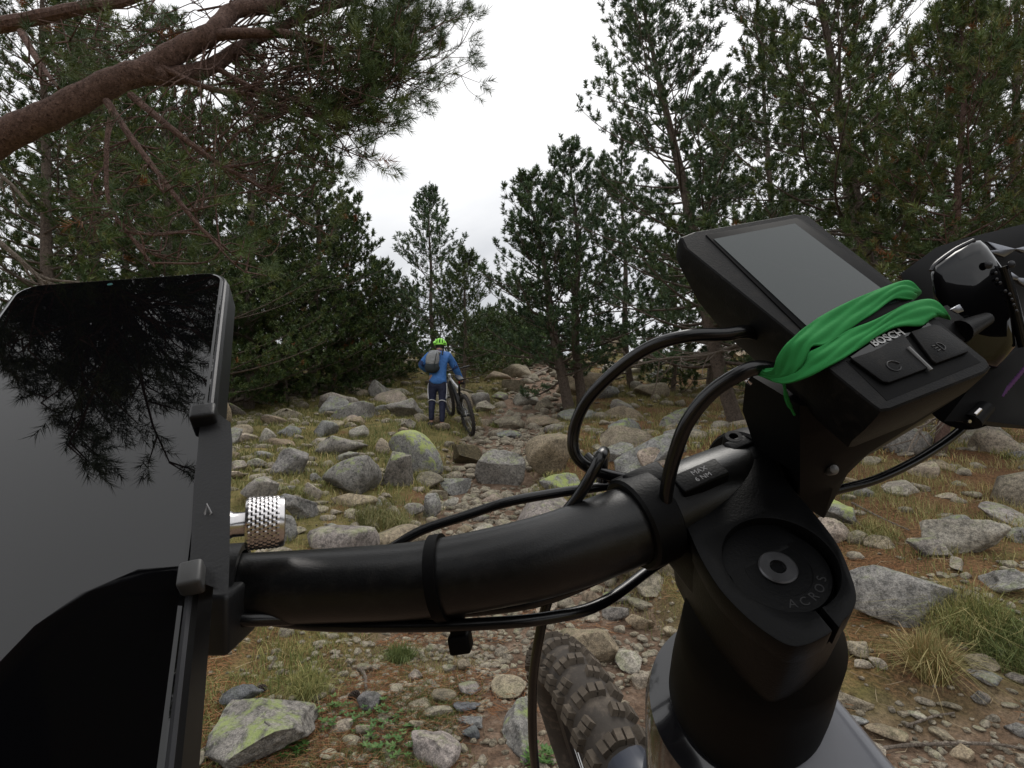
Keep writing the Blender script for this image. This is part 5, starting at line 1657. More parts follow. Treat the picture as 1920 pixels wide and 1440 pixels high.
# dark bridge that carries the stem from plate to bar
mb = MB(); q = to_local(pc)
mb.box(L3((q + cl) / 2 + np.array([-.002, .002]), -.016), RW, FW, AW, .0215, .024, .0165, .005); mb.build('stem_neck', M['anod'], own)
for (px, py, d) in [(1222, 890, .238), (1375, 822, .262)]:
    p = PX(px, py, d)
    mb = MB(); mb.lathe(p - AW * .004, AW, [(.0042, -.008), (.0048, -.002), (.0048, .004), (.0040, .0055), (.0022, .0055), (.0020, .003)], 24)
    mb.build('clamp_bolt', M['anod'], own)
mb = MB(); mb.box(PX(1418, 852, .2585), RW, FW, AW, .0072, .0060, .0048, .0014); mb.build('clamp_lug', M['anod'], own)
mb = MB(); mb.box(PX(1398, 838, .262), RW, FW, AW, .0110, .0036, .0055, .0014); mb.build('clamp_lug', M['anod'], own)
mb = MB(); mb.box(PX(1212, 905, .238), RW, FW, AW, .0095, .0060, .0052, .002); mb.build('clamp_lug', M['anod'], own)
pm = PX(1312, 898, .2335)
mb = MB(); mb.box(pm, RW, FW, AW, .0115, .0052, .0030, .0008); mb.build('torque_plate', M['anod'], own)
text('MAX', pm + AW * .0031 + FW * .0018 + RW * .0008, RW, FW, .0036, M['print'], own)
text('6 NM', pm + AW * .0031 - FW * .0019 + RW * .0002, RW, FW, .0034, M['print'], own)

# steering head below the stem
mb = MB(); mb.lathe(L3(cl, 0), -AW, [(.026, .034), (.0335, .045), (.0345, .062), (.036, .080), (.0365, .090), (.037, .112), (.035, .118)], 64); mb.build('headset_cover', M['rubber'], own)
mb = MB(); mb.lathe(L3(cl, 0), -AW, [(.036, .1185), (.047, .122), (.049, .135), (.048, .20), (.050, .27), (.045, .285)], 64); mb.build('head_tube', M['frame_dark'], own)
tt = catmull([B(.014, .0, -.132), B(.014, -.05, -.134), B(.014, -.12, -.142), B(.014, -.30, -.17)], 6)
V = []; Fq = []; sg = 28
for i, q in enumerate(tt):
    for k in range(sg):
        t = 2 * math.pi * k / sg; cx = abs(math.cos(t)) ** .6 * math.copysign(1, math.cos(t)); sx = abs(math.sin(t)) ** .6 * math.copysign(1, math.sin(t))
        V.append(q + RW * cx * .030 + AW * sx * .030)
for i in range(len(tt) - 1):
    for k in range(sg): Fq.append((i * sg + k, i * sg + (k + 1) % sg, (i + 1) * sg + (k + 1) % sg, (i + 1) * sg + k))
mb = MB(); mb.add(V, Fq); mb.build('top_tube', M['frame_grey'], own)

# fork and front wheel, seen from above
WC = (-.010, .04, -.84)
def WB(r, f, a): return B(WC[0] + r, WC[1] + f, WC[2] + a)
wh = empty('front_wheel', WB(0, 0, 0)); place(wh, own)
bpy.context.view_layer.update()
def wchild(mb, nme, m, **k):
    o = mb.build(nme, m, None, **k); c = o.location.copy()
    o.parent = wh; o.matrix_parent_inverse = Matrix.Translation(-Vector([float(q) for q in WB(0, 0, 0)])); return o
RO = .37; TW = .0365
mb = MB(); nn_ = 110; sg = 16
V = []; Fq = []
for i in range(nn_):
    t = 2 * math.pi * i / nn_
    for k in range(sg):
        a = 2 * math.pi * k / sg
        rad = RO - .008 - TW + TW * math.cos(a) * (1.0 if math.cos(a) > 0 else .9)
        V.append(WB(TW * 1.0 * math.sin(a), math.cos(t) * rad, math.sin(t) * rad))
for i in range(nn_):
    j = (i + 1) % nn_
    for k in range(sg): Fq.append((i * sg + k, i * sg + (k + 1) % sg, j * sg + (k + 1) % sg, j * sg + k))
mb.add(V, Fq); wchild(mb, 'tyre', plain('tyre_casing', (0.052, 0.044, 0.037), .85, spec=.3, grain=.6, gscale=300, dust=.8))
# knobs: centre pairs, transition, side knobs; one mesh shared by each kind
def knob_mesh(nm, lx, ly, lz, slit):
    mb = MB()
    def blk(cx, cy, hx, hy):
        P = []
        for (z, s_) in ((-.004, 1.18), (lz, .92)):
            for (a, b) in ((-1, -1), (1, -1), (1, 1), (-1, 1)): P.append((cx + a * hx * s_, cy + b * hy * s_, z))
        mb.add(P, [(0, 1, 2, 3), (4, 5, 6, 7), (0, 1, 5, 4), (1, 2, 6, 5), (2, 3, 7, 6), (3, 0, 4, 7)])
    if slit:
        blk(-lx * .53, 0, lx * .44, ly); blk(lx * .53, 0, lx * .44, ly)
        mb.add([(-lx * .8, -ly * .8, -.003), (lx * .8, -ly * .8, -.003), (lx * .8, ly * .8, -.003), (-lx * .8, ly * .8, -.003), (-lx * .8, -ly * .8, lz * .5), (lx * .8, -ly * .8, lz * .5), (lx * .8, ly * .8, lz * .5), (-lx * .8, ly * .8, lz * .5)], [(4, 5, 6, 7), (0, 1, 5, 4), (2, 3, 7, 6)])
    else: blk(0, 0, lx, ly)
    me = bpy.data.meshes.new(nm); me.from_pydata([tuple(v) for v in np.vstack(mb.V).tolist()], [], mb.F)
    bm = bmesh.new(); bm.from_mesh(me); bmesh.ops.recalc_face_normals(bm, faces=bm.faces); bm.to_mesh(me); bm.free()
    me.materials.append(M['tread']); return me
KM = [knob_mesh('tread_knob', .0105, .0078, .0070, True), knob_mesh('tread_knob', .0082, .0072, .0070, True), knob_mesh('tread_knob', .0085, .0092, .0075, True)]
def put_knob(me, t, a, yaw=0):
    rad = RO - .008 - TW + TW * math.cos(a)
    P = WB(TW * math.sin(a), math.cos(t) * rad, math.sin(t) * rad)
    rd = FW * math.cos(t) + AW * math.sin(t)
    Nn = unit(rd * math.cos(a) + RW * math.sin(a)); Tn = unit(-FW * math.sin(t) + AW * math.cos(t)); Sn = np.cross(Nn, Tn)
    X = Sn * math.cos(yaw) + Tn * math.sin(yaw); Y = -Sn * math.sin(yaw) + Tn * math.cos(yaw)
    o = bpy.data.objects.new('tread_knob', me); COL.objects.link(o)
    Mx = Matrix([[float(X[i]), float(Y[i]), float(Nn[i]), float(P[i])] for i in range(3)] + [[0, 0, 0, 1]])
    o.parent = wh
    o.matrix_world = Mx
    o.matrix_parent_inverse = Matrix.Translation(-Vector([float(q) for q in WB(0, 0, 0)]))
    o.matrix_basis = Mx
NK = 66
for i in range(NK):
    t = 2 * math.pi * i / NK
    tt_ = math.degrees(t) % 360
    if not (0 <= tt_ <= 120): continue       # the far side of the tyre is out of sight
    if i % 2 == 0:
        put_knob(KM[0], t, .27, .12); put_knob(KM[0], t, -.27, -.12)
        put_knob(KM[2], t, .98, .12); put_knob(KM[2], t, -.98, -.12)
    else:
        put_knob(KM[1], t, .55, .2); put_knob(KM[1], t, -.55, -.2)
        put_knob(KM[2], t, 1.08, .1); put_knob(KM[2], t, -1.08, -.1)
mb = MB(); As = np.linspace(0, 2 * math.pi, 60, endpoint=False)
mb.tube([WB(0, math.cos(a) * .29, math.sin(a) * .29) for a in As], .013, 8, closed=True); wchild(mb, 'rim', M['blk'])
mb = MB()
for k in range(32):
    a = k / 32 * 2 * math.pi; b = a + (.4 if k % 4 < 2 else -.4); y = .03 if k % 2 else -.03
    mb.tube([WB(y, math.cos(b) * .025, math.sin(b) * .025), WB(0, math.cos(a) * .285, math.sin(a) * .285)], .001, 4)
o = wchild(mb, 'spokes', M['steel']); o['kind'] = 'stuff'
mb = MB(); mb.tube([WB(-.06, 0, 0), WB(.06, 0, 0)], .016, 14); wchild(mb, 'hub', M['blk'])
for y in (-.068, .068):
    mb = MB(); mb.tube([WB(y, 0, -.02), WB(y, -.03, .36)], .024, 18); mb.tube([WB(y, -.03, .34), WB(y, -.04, .55)], .0175, 18); mb.build('fork_leg', M['anod'], own)
mb = MB(); mb.tube(catmull([WB(-.075, -.045, .53), WB(-.04, -.04, .56), WB(0, -.04, .57), WB(.04, -.04, .56), WB(.075, -.045, .53)], 5), .024, 14); mb.build('fork_crown', M['anod'], own)
# mudguard: short grey-blue shell bridging the fork over the tyre
mb = MB(); V = []; Fq = []; ns = 10; nt_ = 12
for i in range(nt_):
    t = math.radians(80 + i * 5.5)
    for k in range(ns):
        a = -1.15 + 2.3 * k / (ns - 1)
        rad = RO - TW + (TW + .014) * math.cos(a)
        V.append(WB((TW + .012) * math.sin(a) * (1 - .5 * max(0, (2 - i) / 2) * abs(math.sin(a))), math.cos(t) * rad, math.sin(t) * rad))
for i in range(nt_ - 1):
    for k in range(ns - 1): Fq.append((i * ns + k, i * ns + k + 1, (i + 1) * ns + k + 1, (i + 1) * ns + k))
mb.add(V, Fq); mg = mb.build('mudguard', plain('bluish_grey_plastic', (.035, .04, .055), .4, gscale=30), own)
sm = mg.modifiers.new('thick', 'SOLIDIFY'); sm.thickness = .002

# hoses and cables
def cable(pts, r, name='cable', mat='hose', n=10):
    mb = MB(); mb.tube(catmull([PX(*p) for p in pts], n), r, 14); return mb.build(name, M[mat], own)
cable([(1440, 632, .215), (1400, 622, .21), (1360, 627, .21), (1290, 630, .213), (1220, 650, .22), (1155, 695, .23), (1100, 752, .24), (1077, 805, .245), (1078, 850, .245), (1110, 880, .245), (1165, 896, .25), (1230, 905, .255)], .0027, 'brake_hose')
cable([(1470, 700, .20), (1430, 690, .20), (1395, 697, .20), (1335, 735, .205), (1290, 790, .21), (1266, 850, .215), (1252, 905, .22), (1246, 960, .226)], .0029, 'brake_hose')
cable([(1250, 905, .27), (1190, 900, .265), (1130, 912, .26), (1040, 925, .26), (950, 942, .26), (870, 968, .262), (790, 995, .262), (730, 1030, .26)], .0024, 'brake_hose')
cable([(1100, 855, .258), (1130, 883, .252), (1160, 915, .25), (1175, 955, .25)], .0024, 'gear_cable')
cable([(1050, 975, .235), (1085, 930, .232), (1112, 885, .23), (1126, 856, .232), (1133, 848, .24), (1130, 870, .25), (1128, 905, .25)], .0026, 'gear_cable')
mb = MB(); mb.box(PX(1175, 915, .243), RW, FW, AW, .006, .005, .004, .001); mb.build('hose_clip', M['rubber'], own)
cable([(1500, 950, .30), (1560, 922, .305), (1640, 900, .31), (1720, 862, .32), (1790, 815, .33), (1830, 775, .335), (1870, 735, .34), (1900, 660, .35)], .0026, 'gear_cable')
cable([(380, 1150, .222), (480, 1158, .226), (600, 1172, .23), (760, 1174, .228), (900, 1170, .225), (1030, 1158, .225), (1130, 1130, .24), (1230, 1060, .27), (1330, 1000, .28)], .0026, 'gear_cable')
cable([(380, 1165, .215), (500, 1160, .222), (640, 1158, .24), (800, 1150, .245), (1000, 1128, .245), (1150, 1070, .25)], .0030, 'brake_hose')
cable([(1045, 1090, .25), (1026, 1130, .248), (1012, 1190, .25), (1001, 1260, .26), (998, 1330, .27), (1000, 1400, .28), (1008, 1480, .30)], .0024, 'brake_hose')

# ------------------------------------------------------------------ bike computer on its mount
bl = empty('bike_computer', cw(np.array([.10, -.02, .23]))); tag(bl, 'black handlebar display with a dark grey-green screen and two square buttons', 'bike computer')
ang = math.radians(15)
Ld = unit(-F_ * math.cos(ang) - A_ * math.sin(ang)); Wd = R_; Nd = np.cross(Ld, Wd)
TLc = np.array([.0725, .062, .23])
if Nd.dot(-TLc) < 0: Nd = -Nd
def DP(px, py, off=0.0): return cw(onplane(px, py, Nd, TLc, off))
NW = d2w(Nd); LW = d2w(Ld); WW = d2w(Wd)
face = [(1276, 446), (1300, 436), (1490, 402), (1514, 405), (1536, 424), (1694, 548), (1788, 628), (1850, 678), (1856, 690), (1846, 700), (1668, 770), (1650, 772), (1636, 762), (1548, 690), (1500, 640), (1285, 466)]
back = []
fp = [DP(*p) for p in face]
cen = np.mean(fp, 0)
lay = [(0, 1.0, 0), (-.0018, 1.008, 0), (-.010, 1.0, .000), (-.022, .86, .004), (-.030, .70, .010)]
V = []; Fq = []; n_ = len(fp)
V += [cen + (q - cen) * .985 + NW * .0006 for q in fp]
for (o_, s_, sh) in lay:
    V += [cen + (q - cen) * s_ + NW * o_ + LW * sh for q in fp]
for i in range(len(lay)):
    for k in range(n_): Fq.append((i * n_ + k, i * n_ + (k + 1) % n_, (i + 1) * n_ + (k + 1) % n_, (i + 1) * n_ + k))
Fq.append(tuple(range(n_))); Fq.append(tuple(len(lay) * n_ + k for k in range(n_)))
mb = MB(); mb.add(V, Fq); mb.build('housing', M['plastic'], bl, sharp=25)
mb = MB(); mb.prism([DP(*p, .0004) for p in [(1322, 442), (1492, 411), (1504, 414), (1702, 562), (1706, 576), (1536, 640), (1512, 630)]], NW * .0007); mb.build('bezel', M['rubber'], bl, bevel=.0003)
M['screen'] = plain('screen_glass', (.022, .032, .032), .07, spec=.6, gscale=25, dust=.06)
mb = MB(); mb.prism([DP(*p, .0011) for p in [(1338, 449), (1490, 420), (1684, 566), (1530, 622), (1512, 612)]], NW * .0003); mb.build('screen', M['screen'], bl, smooth=False)
mb = MB(); mb.prism([DP(*p, .0004) for p in [(1550, 640), (1700, 575), (1745, 612), (1600, 676)]], NW * .0006); mb.build('logo_panel', M['glassy'], bl, smooth=False)
text('BOSCH', DP(1664, 633, .0013), WW, -LW, .0044, M['print2'], bl, 'lettering', .0001)
# buttons
mb = MB(); mb.prism([DP(*p, .0004) for p in [(1586, 678), (1640, 655), (1700, 622), (1752, 612), (1838, 680), (1662, 752)]], NW * .0003); mb.build('button_well', M['rubber'], bl)
mb = MB(); mb.prism([DP(*p, .0007) for p in [(1592, 676), (1640, 660), (1690, 630), (1738, 694), (1664, 722), (1652, 720)]], NW * .0014); mb.build('button', M['plastic'], bl, bevel=.0005)
mb = MB(); mb.prism([DP(*p, .0007) for p in [(1704, 626), (1748, 612), (1760, 616), (1814, 657), (1812, 664), (1752, 686), (1744, 680)]], NW * .0014); mb.build('button', M['plastic'], bl, bevel=.0005)
mb = MB(); mb.tube([DP(1703, 652, .0022), DP(1746, 694, .0018)], .0007, 8); mb.build('button_divider', plain('light_bar', (.16, .16, .16), .4), bl)
# reset arrow and lamp mark
def dring(px, py, r, t0, t1, w=.00022, off=.00225):
    c = DP(px, py, off); mb = MB(); mb.tube([c + (WW * math.cos(t) + LW * math.sin(t)) * r for t in np.linspace(t0, t1, 18)], w, 5); return mb
mb = dring(1676, 686, .0021, .6, 5.6); mb.tube([DP(1676, 686, .00225) + WW * .0018 + LW * -.0012, DP(1676, 686, .00225) + WW * .0026 - LW * .0002], .0003, 5); mb.build('reset_mark', M['print_dim'], bl)
mb = dring(1762, 650, .0017, -1.4, 1.6); mb.tube([DP(1762, 650, .00225) + LW * .0017, DP(1762, 650, .00225) - LW * .0017], .00022, 5)
for j in (-1, 0, 1): mb.tube([DP(1762, 650, .00225) - WW * .0008 + LW * .0010 * j, DP(1762, 650, .00225) - WW * .0022 + LW * .0012 * j], .0002, 5)
mb.build('lamp_mark', M['print_dim'], bl)
# foot of the display: tapering block down to the bar clamp
foot_top = [cen + (q - cen) * .68 + NW * -.029 + LW * .010 for q in fp]
def loft(rings, name, m, parent, sharp=40):
    V = []; Fq = []; k_ = len(rings[0])
    for r_ in rings: V += list(r_)
    for i in range(len(rings) - 1):
        for k in range(k_): Fq.append((i * k_ + k, i * k_ + (k + 1) % k_, (i + 1) * k_ + (k + 1) % k_, (i + 1) * k_ + k))
    Fq.append(tuple(range(k_))); Fq.append(tuple((len(rings) - 1) * k_ + k for k in range(k_)))
    mb = MB(); mb.add(V, Fq); return mb.build(name, M[m], parent, sharp=sharp)
def ringpx(pts): return [PX(*p) for p in pts]
mt = empty('display_mount', PX(1500, 850, .25)); tag(mt, 'black mounting block carrying the display above the stem', 'display mount')
loft([ringpx([(1400, 700, .235), (1560, 640, .25), (1790, 660, .235), (1850, 700, .21), (1660, 772, .205), (1500, 760, .205)]),
      ringpx([(1392, 770, .245), (1560, 720, .27), (1770, 720, .25), (1800, 742, .225), (1660, 805, .22), (1500, 820, .215)]),
      ringpx([(1412, 830, .255), (1560, 780, .28), (1690, 780, .265), (1668, 812, .245), (1600, 868, .235), (1500, 890, .23)]),
      ringpx([(1455, 868, .265), (1540, 840, .29), (1620, 840, .28), (1600, 868, .262), (1562, 915, .25), (1500, 925, .245)]),
      ringpx([(1480, 900, .27), (1530, 890, .29), (1575, 890, .28), (1566, 915, .268), (1545, 972, .255), (1500, 945, .25)])], 'mount_block', 'rubber', mt)
mb = MB(); mb.lathe(PX(1562, 880, .232), unit(d2w(np.array([-.1, .25, -1]))), [(.0024, -.004), (.0024, .0), (.0019, .0012), (.0008, .0016)], 18); mb.build('mount_bolt', plain('dull_bolt', (.2, .2, .2), .45, metal=.6), mt)
mb = MB(); p_, T_, r_ = barpt(1500); mb.lathe(p_, T_, [(r_ + .0005, -.009), (r_ + .004, -.009), (r_ + .004, .009), (r_ + .0005, .009)], 30, False, False); mb.build('bar_clamp', M['rubber'], mt)
mb = MB()
for (a, b) in (((1392, 705), (1408, 720)), ((1398, 716), (1412, 700))): mb.tube([PX(*a, .228), PX(*b, .228)], .0010, 8)
mb.build('cable_end', M['alu'], mt)

# green rubber band: two strands over the face, gathered at the left edge
gb = empty('rubber_band', DP(1500, 660)); tag(gb, 'green rubber band stretched twice across the lower part of the handlebar display', 'rubber band')
def strap(rows, name, th=.0008):
    """rows: (pixel a, pixel b, height above the face) across the strand; smooth in between"""
    Aa = catmull([DP(*a, o_) for (a, b, o_) in rows], 6); Bb = catmull([DP(*b, o_) for (a, b, o_) in rows], 6)
    V = []; Fq = []; nn2 = len(Aa); kk = 15
    for i in range(nn2):
        for k in range(kk):
            f = k / (kk - 1)
            fold = .00025 * math.sin(f * 9 + i * .30) + .0003 * math.sin(f * 17 - i * .5) + .0003 * math.sin(math.pi * f)
            V.append(Aa[i] * (1 - f) + Bb[i] * f + NW * fold)
    for i in range(nn2 - 1):
        for k in range(kk - 1): Fq.append((i * kk + k, i * kk + k + 1, (i + 1) * kk + k + 1, (i + 1) * kk + k))
    mb = MB(); mb.add(V, Fq); o = mb.build(name, M['green_rubber'], gb, sharp=80)
    s_ = o.modifiers.new('thick', 'SOLIDIFY'); s_.thickness = th; s_.offset = 0
    return o
strap([((1728, 548), (1708, 566), -.006), ((1720, 540), (1706, 562), .0012), ((1696, 527), (1676, 560), .0028), ((1640, 545), (1644, 584), .002), ((1580, 573), (1602, 610), .002), ((1525, 602), (1552, 645), .002), ((1480, 640), (1522, 650), .0022), ((1458, 668), (1500, 690), -.002), ((1445, 696), (1470, 712), -.008), ((1412, 690), (1420, 704), -.014)], 'strand')
strap([((1780, 600), (1762, 590), -.005), ((1776, 588), (1744, 596), .0010), ((1745, 562), (1728, 610), .0022), ((1698, 570), (1674, 616), .0024), ((1640, 602), (1626, 642), .0022), ((1585, 622), (1594, 664), .002), ((1530, 655), (1555, 686), .0018), ((1492, 668), (1515, 708), -.002), ((1458, 690), (1470, 718), -.008), ((1415, 692), (1428, 706), -.014)], 'strand')
mb = MB(); mb.tube(catmull([PX(1470, 720, .203), PX(1476, 750, .206), PX(1490, 778, .210)], 5), [.0006] * 3 + [.0009] * 5 + [.0005] * 3, 6); mb.build('hanging_loop', M['green_rubber'], gb)

# ------------------------------------------------------------------ phone, its mount and the knob
lP = unit([-.466, .82, 1.0]); wP = unit([1.0, .154, .340]); wP = unit(wP - lP * lP.dot(wP)); nP = np.cross(lP, wP)
PR0 = np.array([-.147, .048, .269])
if nP.dot(-PR0) < 0: nP = -nP
lw_, ww_, nw_ = d2w(lP), d2w(wP), d2w(nP)
TRc = np.array([(430 - 960) / 1000 * .2705, (720 - 506) / 1000 * .2705, .2705])
PW, PH = .088, .27
pc_ = TRc - wP * PW / 2 - lP * PH / 2
ph = empty('smartphone', cw(pc_)); tag(ph, 'smartphone with a black glossy screen mirroring sky and pine crowns, at left', 'smartphone')
def rounded(w2, h2, r, n=8):
    P = []
    for (cx, cy, a) in ((w2 - r, h2 - r, 0), (-w2 + r, h2 - r, 90), (-w2 + r, -h2 + r, 180), (w2 - r, -h2 + r, 270)):
        for k in range(n + 1):
            t = math.radians(a + 90 * k / n); P.append((cx + r * math.cos(t), cy + r * math.sin(t)))
    return P
def PP(u, v, o_): return cw(pc_ + wP * u + lP * v + nP * o_)
def slab(layers, name, m, r=.012, par=ph, sharp=30):
    return loft([[PP(u, v, o_) for (u, v) in rounded(PW / 2 - ins, PH / 2 - ins, max(.002, r - ins))] for (o_, ins) in layers], name, m, par, sharp)
M['case'] = plain('phone_case', (.006, .006, .0065), .4, spec=.25, gscale=200)
M['phone_edge'] = plain('phone_edge', (.03, .03, .033), .35, metal=.5, gscale=200)
slab([(-.0005, .0022), (-.0012, .0010), (-.0035, .0002), (-.0150, .0), (-.0172, .0010), (-.0185, .003)], 'phone_body', 'case', sharp=14)
slab([(.0004, .0035), (.0001, .0026), (-.0006, .0021)], 'screen', 'glassy', sharp=3)
slab([(-.0003, .0021), (-.0003, .0016), (-.0011, .0009), (-.0013, .0009)], 'metal_edge', 'phone_edge')
mb = MB(); mb.lathe(PP(-.006, PH / 2 - .0075, .0004), nw_, [(.0011, 0), (.0011, .00005)], 20); mb.build('camera_hole', plain('lens_teal', (.05, .12, .12), .08), ph)

pmn = empty('phone_mount', PX(400, 1000, .235)); tag(pmn, 'black metal phone clamp standing on the left part of the bar', 'phone mount')
M['clamp'] = plain('clamp_black', (.010, .010, .011), .45, metal=.2, grain=.2, gscale=900)
def pdep(px, py): return float(onplane(px, py, nP, pc_)[2])
brk = [(368, 775), (398, 768), (432, 792), (436, 830), (432, 940), (430, 1060), (428, 1112), (372, 1090), (356, 1062), (364, 900)]
loft([[PX(x, y, pdep(395, y) - .001) for (x, y) in brk], [PX(x, y, pdep(395, y) + .020) for (x, y) in brk]], 'bracket', 'clamp', pmn, 30)
mb = MB(); mb.box(PX(360, 1083, pdep(360, 1083) - .002), ww_, lw_, nw_, .0028, .0036, .003, .001); mb.build('lower_claw', plain('claw_grey', (.045, .045, .045), .5), pmn)
mb = MB(); mb.box(PX(384, 783, pdep(384, 783) - .002), ww_, lw_, nw_, .0040, .0034, .004, .0012); mb.build('upper_claw', M['clamp'], pmn)
mb = MB(); mb.box(PX(412, 1150, .218), RIGHT, UP, FWD, .0095, .0120, .012, .002); mb.build('bar_clamp', M['clamp'], pmn)
mb = MB(); mb.lathe(barpt(412)[0], barpt(412)[1], [(.0165, -.009), (.0195, -.009), (.0195, .009), (.0165, .009)], 30, False, False); mb.build('clamp_ring', M['clamp'], pmn)
zl = pdep(395, 960) - .0016
mb = MB(); mb.tube([PX(388, 945, zl), PX(396, 962, zl), PX(388, 975, zl), PX(384, 962, zl)], .0003, 5, closed=True); mb.build('lock_mark', M['print'], pmn)
# knurled silver knob
kx = unit(d2w(np.array([.91, -.02, .41]))); k0 = PX(424, 985, .219)
kn = MB(); kn.lathe(k0, kx, [(.0052, 0), (.0058, .0012), (.0050, .0028), (.0050, .0080)], 30); kn.build('knob_shaft', M['alu'], pmn)
kn = MB(); c_ = k0 + kx * .0072; kr = .0108; nl = 16; seg = 120
u_ = unit(np.cross(kx, [0, 0, 1])); v_ = np.cross(kx, u_)
V = []; Fq = []
def kring(r, h): 
    return [c_ + kx * h + (u_ * math.cos(2 * math.pi * k / seg) + v_ * math.sin(2 * math.pi * k / seg)) * (r(k) if callable(r) else r) for k in range(seg)]
rings = [kring(.0060, .0), kring(kr - .0008, .0), kring(kr - .0002, .0008)]
for i in range(nl):
    rings.append(kring(lambda k, i=i: kr + (.00020 if (k + i) % 4 < 2 and (k - i) % 4 < 2 else -.00012), .0012 + i * .00077))
rings += [kring(kr - .0002, .0137), kring(kr - .0004, .0146), kring(kr - .0010, .0150)]
loft(rings, 'knurled_knob', 'alu', pmn, 15)

# ------------------------------------------------------------------ right-hand cluster: flat glossy navigator, lever body, grip
gp = empty('navigator_tray', PX(1850, 560, .33)); tag(gp, 'flat glossy black device tilted beyond the display at the right edge, mirroring bits of sky', 'navigation device')
loft([ringpx([(1690, 512, .30), (1755, 464, .305), (1800, 449, .31), (1960, 410, .325), (2080, 560, .33), (1990, 720, .32), (1830, 700, .31), (1720, 590, .30)]),
      ringpx([(1688, 515, .303), (1752, 467, .308), (1800, 452, .313), (1965, 413, .328), (2085, 565, .333), (1990, 730, .323), (1830, 705, .313), (1715, 595, .303)]),
      ringpx([(1700, 530, .315), (1760, 480, .32), (1800, 465, .325), (1970, 430, .34), (2080, 580, .345), (1990, 740, .335), (1830, 715, .325), (1725, 605, .315)])], 'tray_body', 'case', gp, 30)
# the lever body: rounded glossy cap
lv = empty('brake_lever', PX(1830, 560, .27)); tag(lv, 'glossy black brake lever body with a rounded rim, upper right', 'brake lever')
def capring(s_, d, dx=0, dy=0):
    base = [(1744, 512), (1752, 496), (1790, 468), (1822, 452), (1838, 450), (1852, 462), (1878, 498), (1886, 530), (1900, 590), (1905, 650), (1870, 690), (1810, 680), (1770, 620), (1750, 560)]
    cx, cy = 1828, 575
    return [PX(cx + (x - cx) * s_ + dx, cy + (y - cy) * s_ + dy, d) for (x, y) in base]
loft([capring(.78, .250), capring(.93, .2505), capring(.985, .2525), capring(1.0, .256), capring(1.0, .275), capring(.9, .285)], 'lever_housing', 'glassy', lv, 50)
mb = MB(); mb.tube(catmull([PX(1746, 508, .2535), PX(1756, 494, .2535), PX(1792, 468, .2535), (PX(1826, 451, .2535))], 5), .0011, 8); mb.build('housing_rim', M['phone_edge'], lv)
cable([(1880, 500, .252), (1898, 560, .252), (1908, 600, .252), (1920, 650, .252)], .0022, 'gear_cable')
for (px, py) in [(1866, 512), (1868, 524), (1874, 531), (1884, 546), (1892, 552), (1896, 562), (1900, 572), (1905, 583)]:
    mb = MB(); mb.lathe(PX(px, py, .2495), -FWD, [(.0006, 0), (.0008, .0004), (.0004, .0007)], 8); mb.build('rivet', M['phone_edge'], lv)
mb = MB(); mb.lathe(PX(1852, 497, .2490), -FWD, [(.0018, 0), (.0019, .0006), (.0012, .0010)], 14); mb.build('pivot_bolt', M['phone_edge'], lv)
mb = MB(); mb.lathe(PX(1895, 496, .2490), -FWD, [(.0017, 0), (.0018, .0006), (.0010, .0010)], 14); mb.build('pivot_bolt', M['phone_edge'], lv)
M['worn'] = plain('sky_glint_alloy', (.30, .31, .34), .3, metal=.8)  # bright metal for added plates that stand in for reflected sky
def plate(pts, d, name, m=None, th=.002, par=None):
    P = [PX(x, y, dd) for (x, y, dd) in [(q[0], q[1], d) for q in pts]]
    mb = MB(); mb.prism(P, FWD * th); return mb.build(name, m or M['worn'], par or lv, bevel=.0004)
plate([(1850, 452), (1862, 455), (1904, 466), (1920, 462), (1935, 470), (1920, 474), (1906, 468), (1884, 482), (1866, 476), (1852, 470), (1870, 468)], .31, 'glint_plate')  # this and the next two: mirrored bits of sky, added as bright shapes
plate([(1888, 512), (1898, 510), (1912, 520), (1908, 526), (1894, 522)], .262, 'glint_plate')
plate([(1905, 520), (1935, 522), (1935, 545), (1912, 530)], .262, 'glint_plate')
# bracket and thumb screw between display and lever
loft([ringpx([(1722, 590, .232), (1776, 572, .24), (1812, 600, .245), (1830, 622, .245), (1806, 640, .235), (1770, 625, .232)]),
      ringpx([(1722, 600, .255), (1776, 582, .265), (1812, 610, .27), (1830, 632, .27), (1806, 660, .26), (1770, 645, .255)])], 'lever_clamp', 'plastic', lv)
mb = MB(); mb.tube([PX(1800, 622, .238), PX(1850, 598, .245)], [.0052, .0030], 18); mb.build('thumb_screw', M['plastic'], lv)
plate([(1783, 580), (1800, 570), (1809, 583), (1796, 588)], .236, 'glint_plate', th=.0012)
# grip region and lower bracket
gr_ = MB(); gr_.tube(catmull([PX(1800, 745, .30), PX(1900, 700, .32), PX(2030, 620, .36), PX(2180, 540, .40)], 6), .019, 26); gr_.build('grip', M['rubber'], own)
loft([ringpx([(1770, 790, .26), (1840, 700, .27), (1935, 640, .28), (1960, 760, .28), (1935, 800, .27), (1850, 790, .262)]),
      ringpx([(1790, 790, .30), (1850, 710, .31), (1945, 650, .32), (1970, 760, .32), (1945, 806, .31), (1860, 800, .30)])], 'control_pod', 'rubber', lv)
mb = MB(); p1, p2 = PX(1884, 735, .2615), PX(1922, 690, .2735)
prp = plain('purple_print', (.10, .03, .14), .5)
for k in range(9):
    f = k / 8; q = p1 * (1 - f) + p2 * f
    mb.tube([q - UP * .0022 - RIGHT * .001, q + UP * .0030 + RIGHT * .0016], .0005, 5)
mb.build('purple_pattern', prp, lv)
mb = MB(); mb.tube([PX(1822, 790, .262), PX(1850, 762, .264)], [.0045, .0035], 16); mb.build('cable_adjuster', M['plastic'], lv)
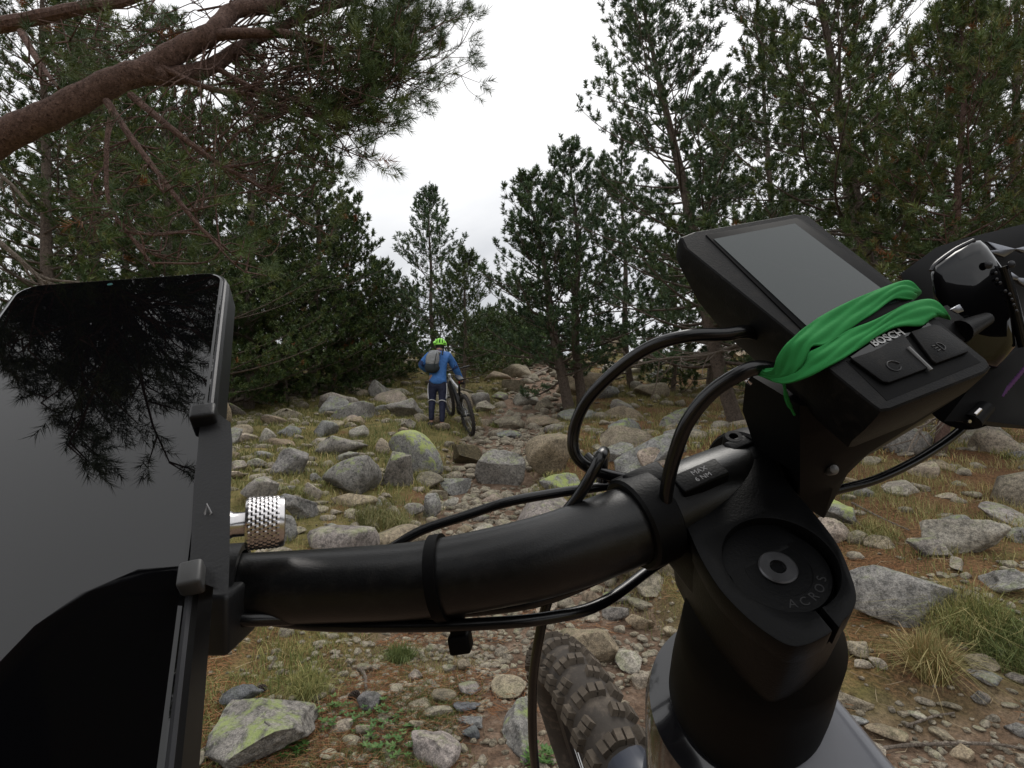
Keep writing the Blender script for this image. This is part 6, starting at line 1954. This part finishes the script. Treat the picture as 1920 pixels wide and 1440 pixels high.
mb = MB(); mb.tube([PX(1829, 777, .2575), PX(1839, 767, .2575)], .0008, 8); mb.build('adjuster_glint_screw', M['alu'], lv)
mb = MB(); mb.lathe(PX(1817, 790, .258), -FWD, [(.0008, 0), (.0008, .0006)], 10); mb.build('end_screw', M['alu'], lv)

# ------------------------------------------------------------------ the rider who wears the camera (only mirrored in the phone)
M['rider_cloth'] = plain('rider_dark_clothes', (.012, .012, .014), .8)
def build_rider():
    g0 = float(gh(-.1, -.35))
    root = empty('person', (-.1, -.35, g0)); tag(root, 'rider in dark clothes and helmet, mirrored as a black dome in the phone', 'person')
    def L_(p): return tuple(float(c) for c in (np.asarray(p) - np.array([-.1, -.35, g0])))
    hd = np.array([-.24, -.13, 1.42]); nk = np.array([-.25, -.26, 1.34]); ch = np.array([-.18, -.40, 1.18]); pel = np.array([-.10, -.55, .86])
    ls = np.array([-.42, -.30, 1.28]); rs = np.array([.12, -.32, 1.34])
    lg = c2w(-.42, -.20, .12); rg_ = c2w(.50, .12, .38)
    le = np.array([-.62, -.10, 1.08]); re = np.array([.46, -.10, 1.15])
    skin_body('body', [
        [(L_(pel), (.15, .12)), (L_(ch), (.18, .12)), (L_(nk), (.06, .06)), (L_(hd), (.09, .10))],
        [(L_(ch), .1), (L_(ls), .07), (L_(le), .05), (L_(lg), .035)],
        [(L_(ch), .1), (L_(rs), .11), (L_(re), .05), (L_(rg_), .035)],
        [(L_(pel), .1), (L_((-.22, -.5, .80)), .09), (L_((-.26, -.40, .45)), .06), (L_((-.28, -.50, g0 + .08)), .04), (L_((-.28, -.38, g0 + .03)), .035)],
        [(L_(pel), .1), (L_((.02, -.5, .80)), .09), (L_((.08, -.38, .45)), .06), (L_((.10, -.48, g0 + .08)), .04), (L_((.10, -.36, g0 + .03)), .035)]], M['rider_cloth'], root)
    V, F = ico(3); V = V * np.array([.155, .175, .125]); V[:, 2] = np.where(V[:, 2] < -.03, -.03, V[:, 2])
    V = V + hd + np.array([0, .02, .04]); mesh_np('helmet', V, F, M['frame_dark'], root, smooth=True)
build_rider()

#print('TUFT TRIS', NTRI, 'ALL', sum(len(o.data.loops) - 2 * len(o.data.polygons) for o in SC.objects if o.type == 'MESH'))
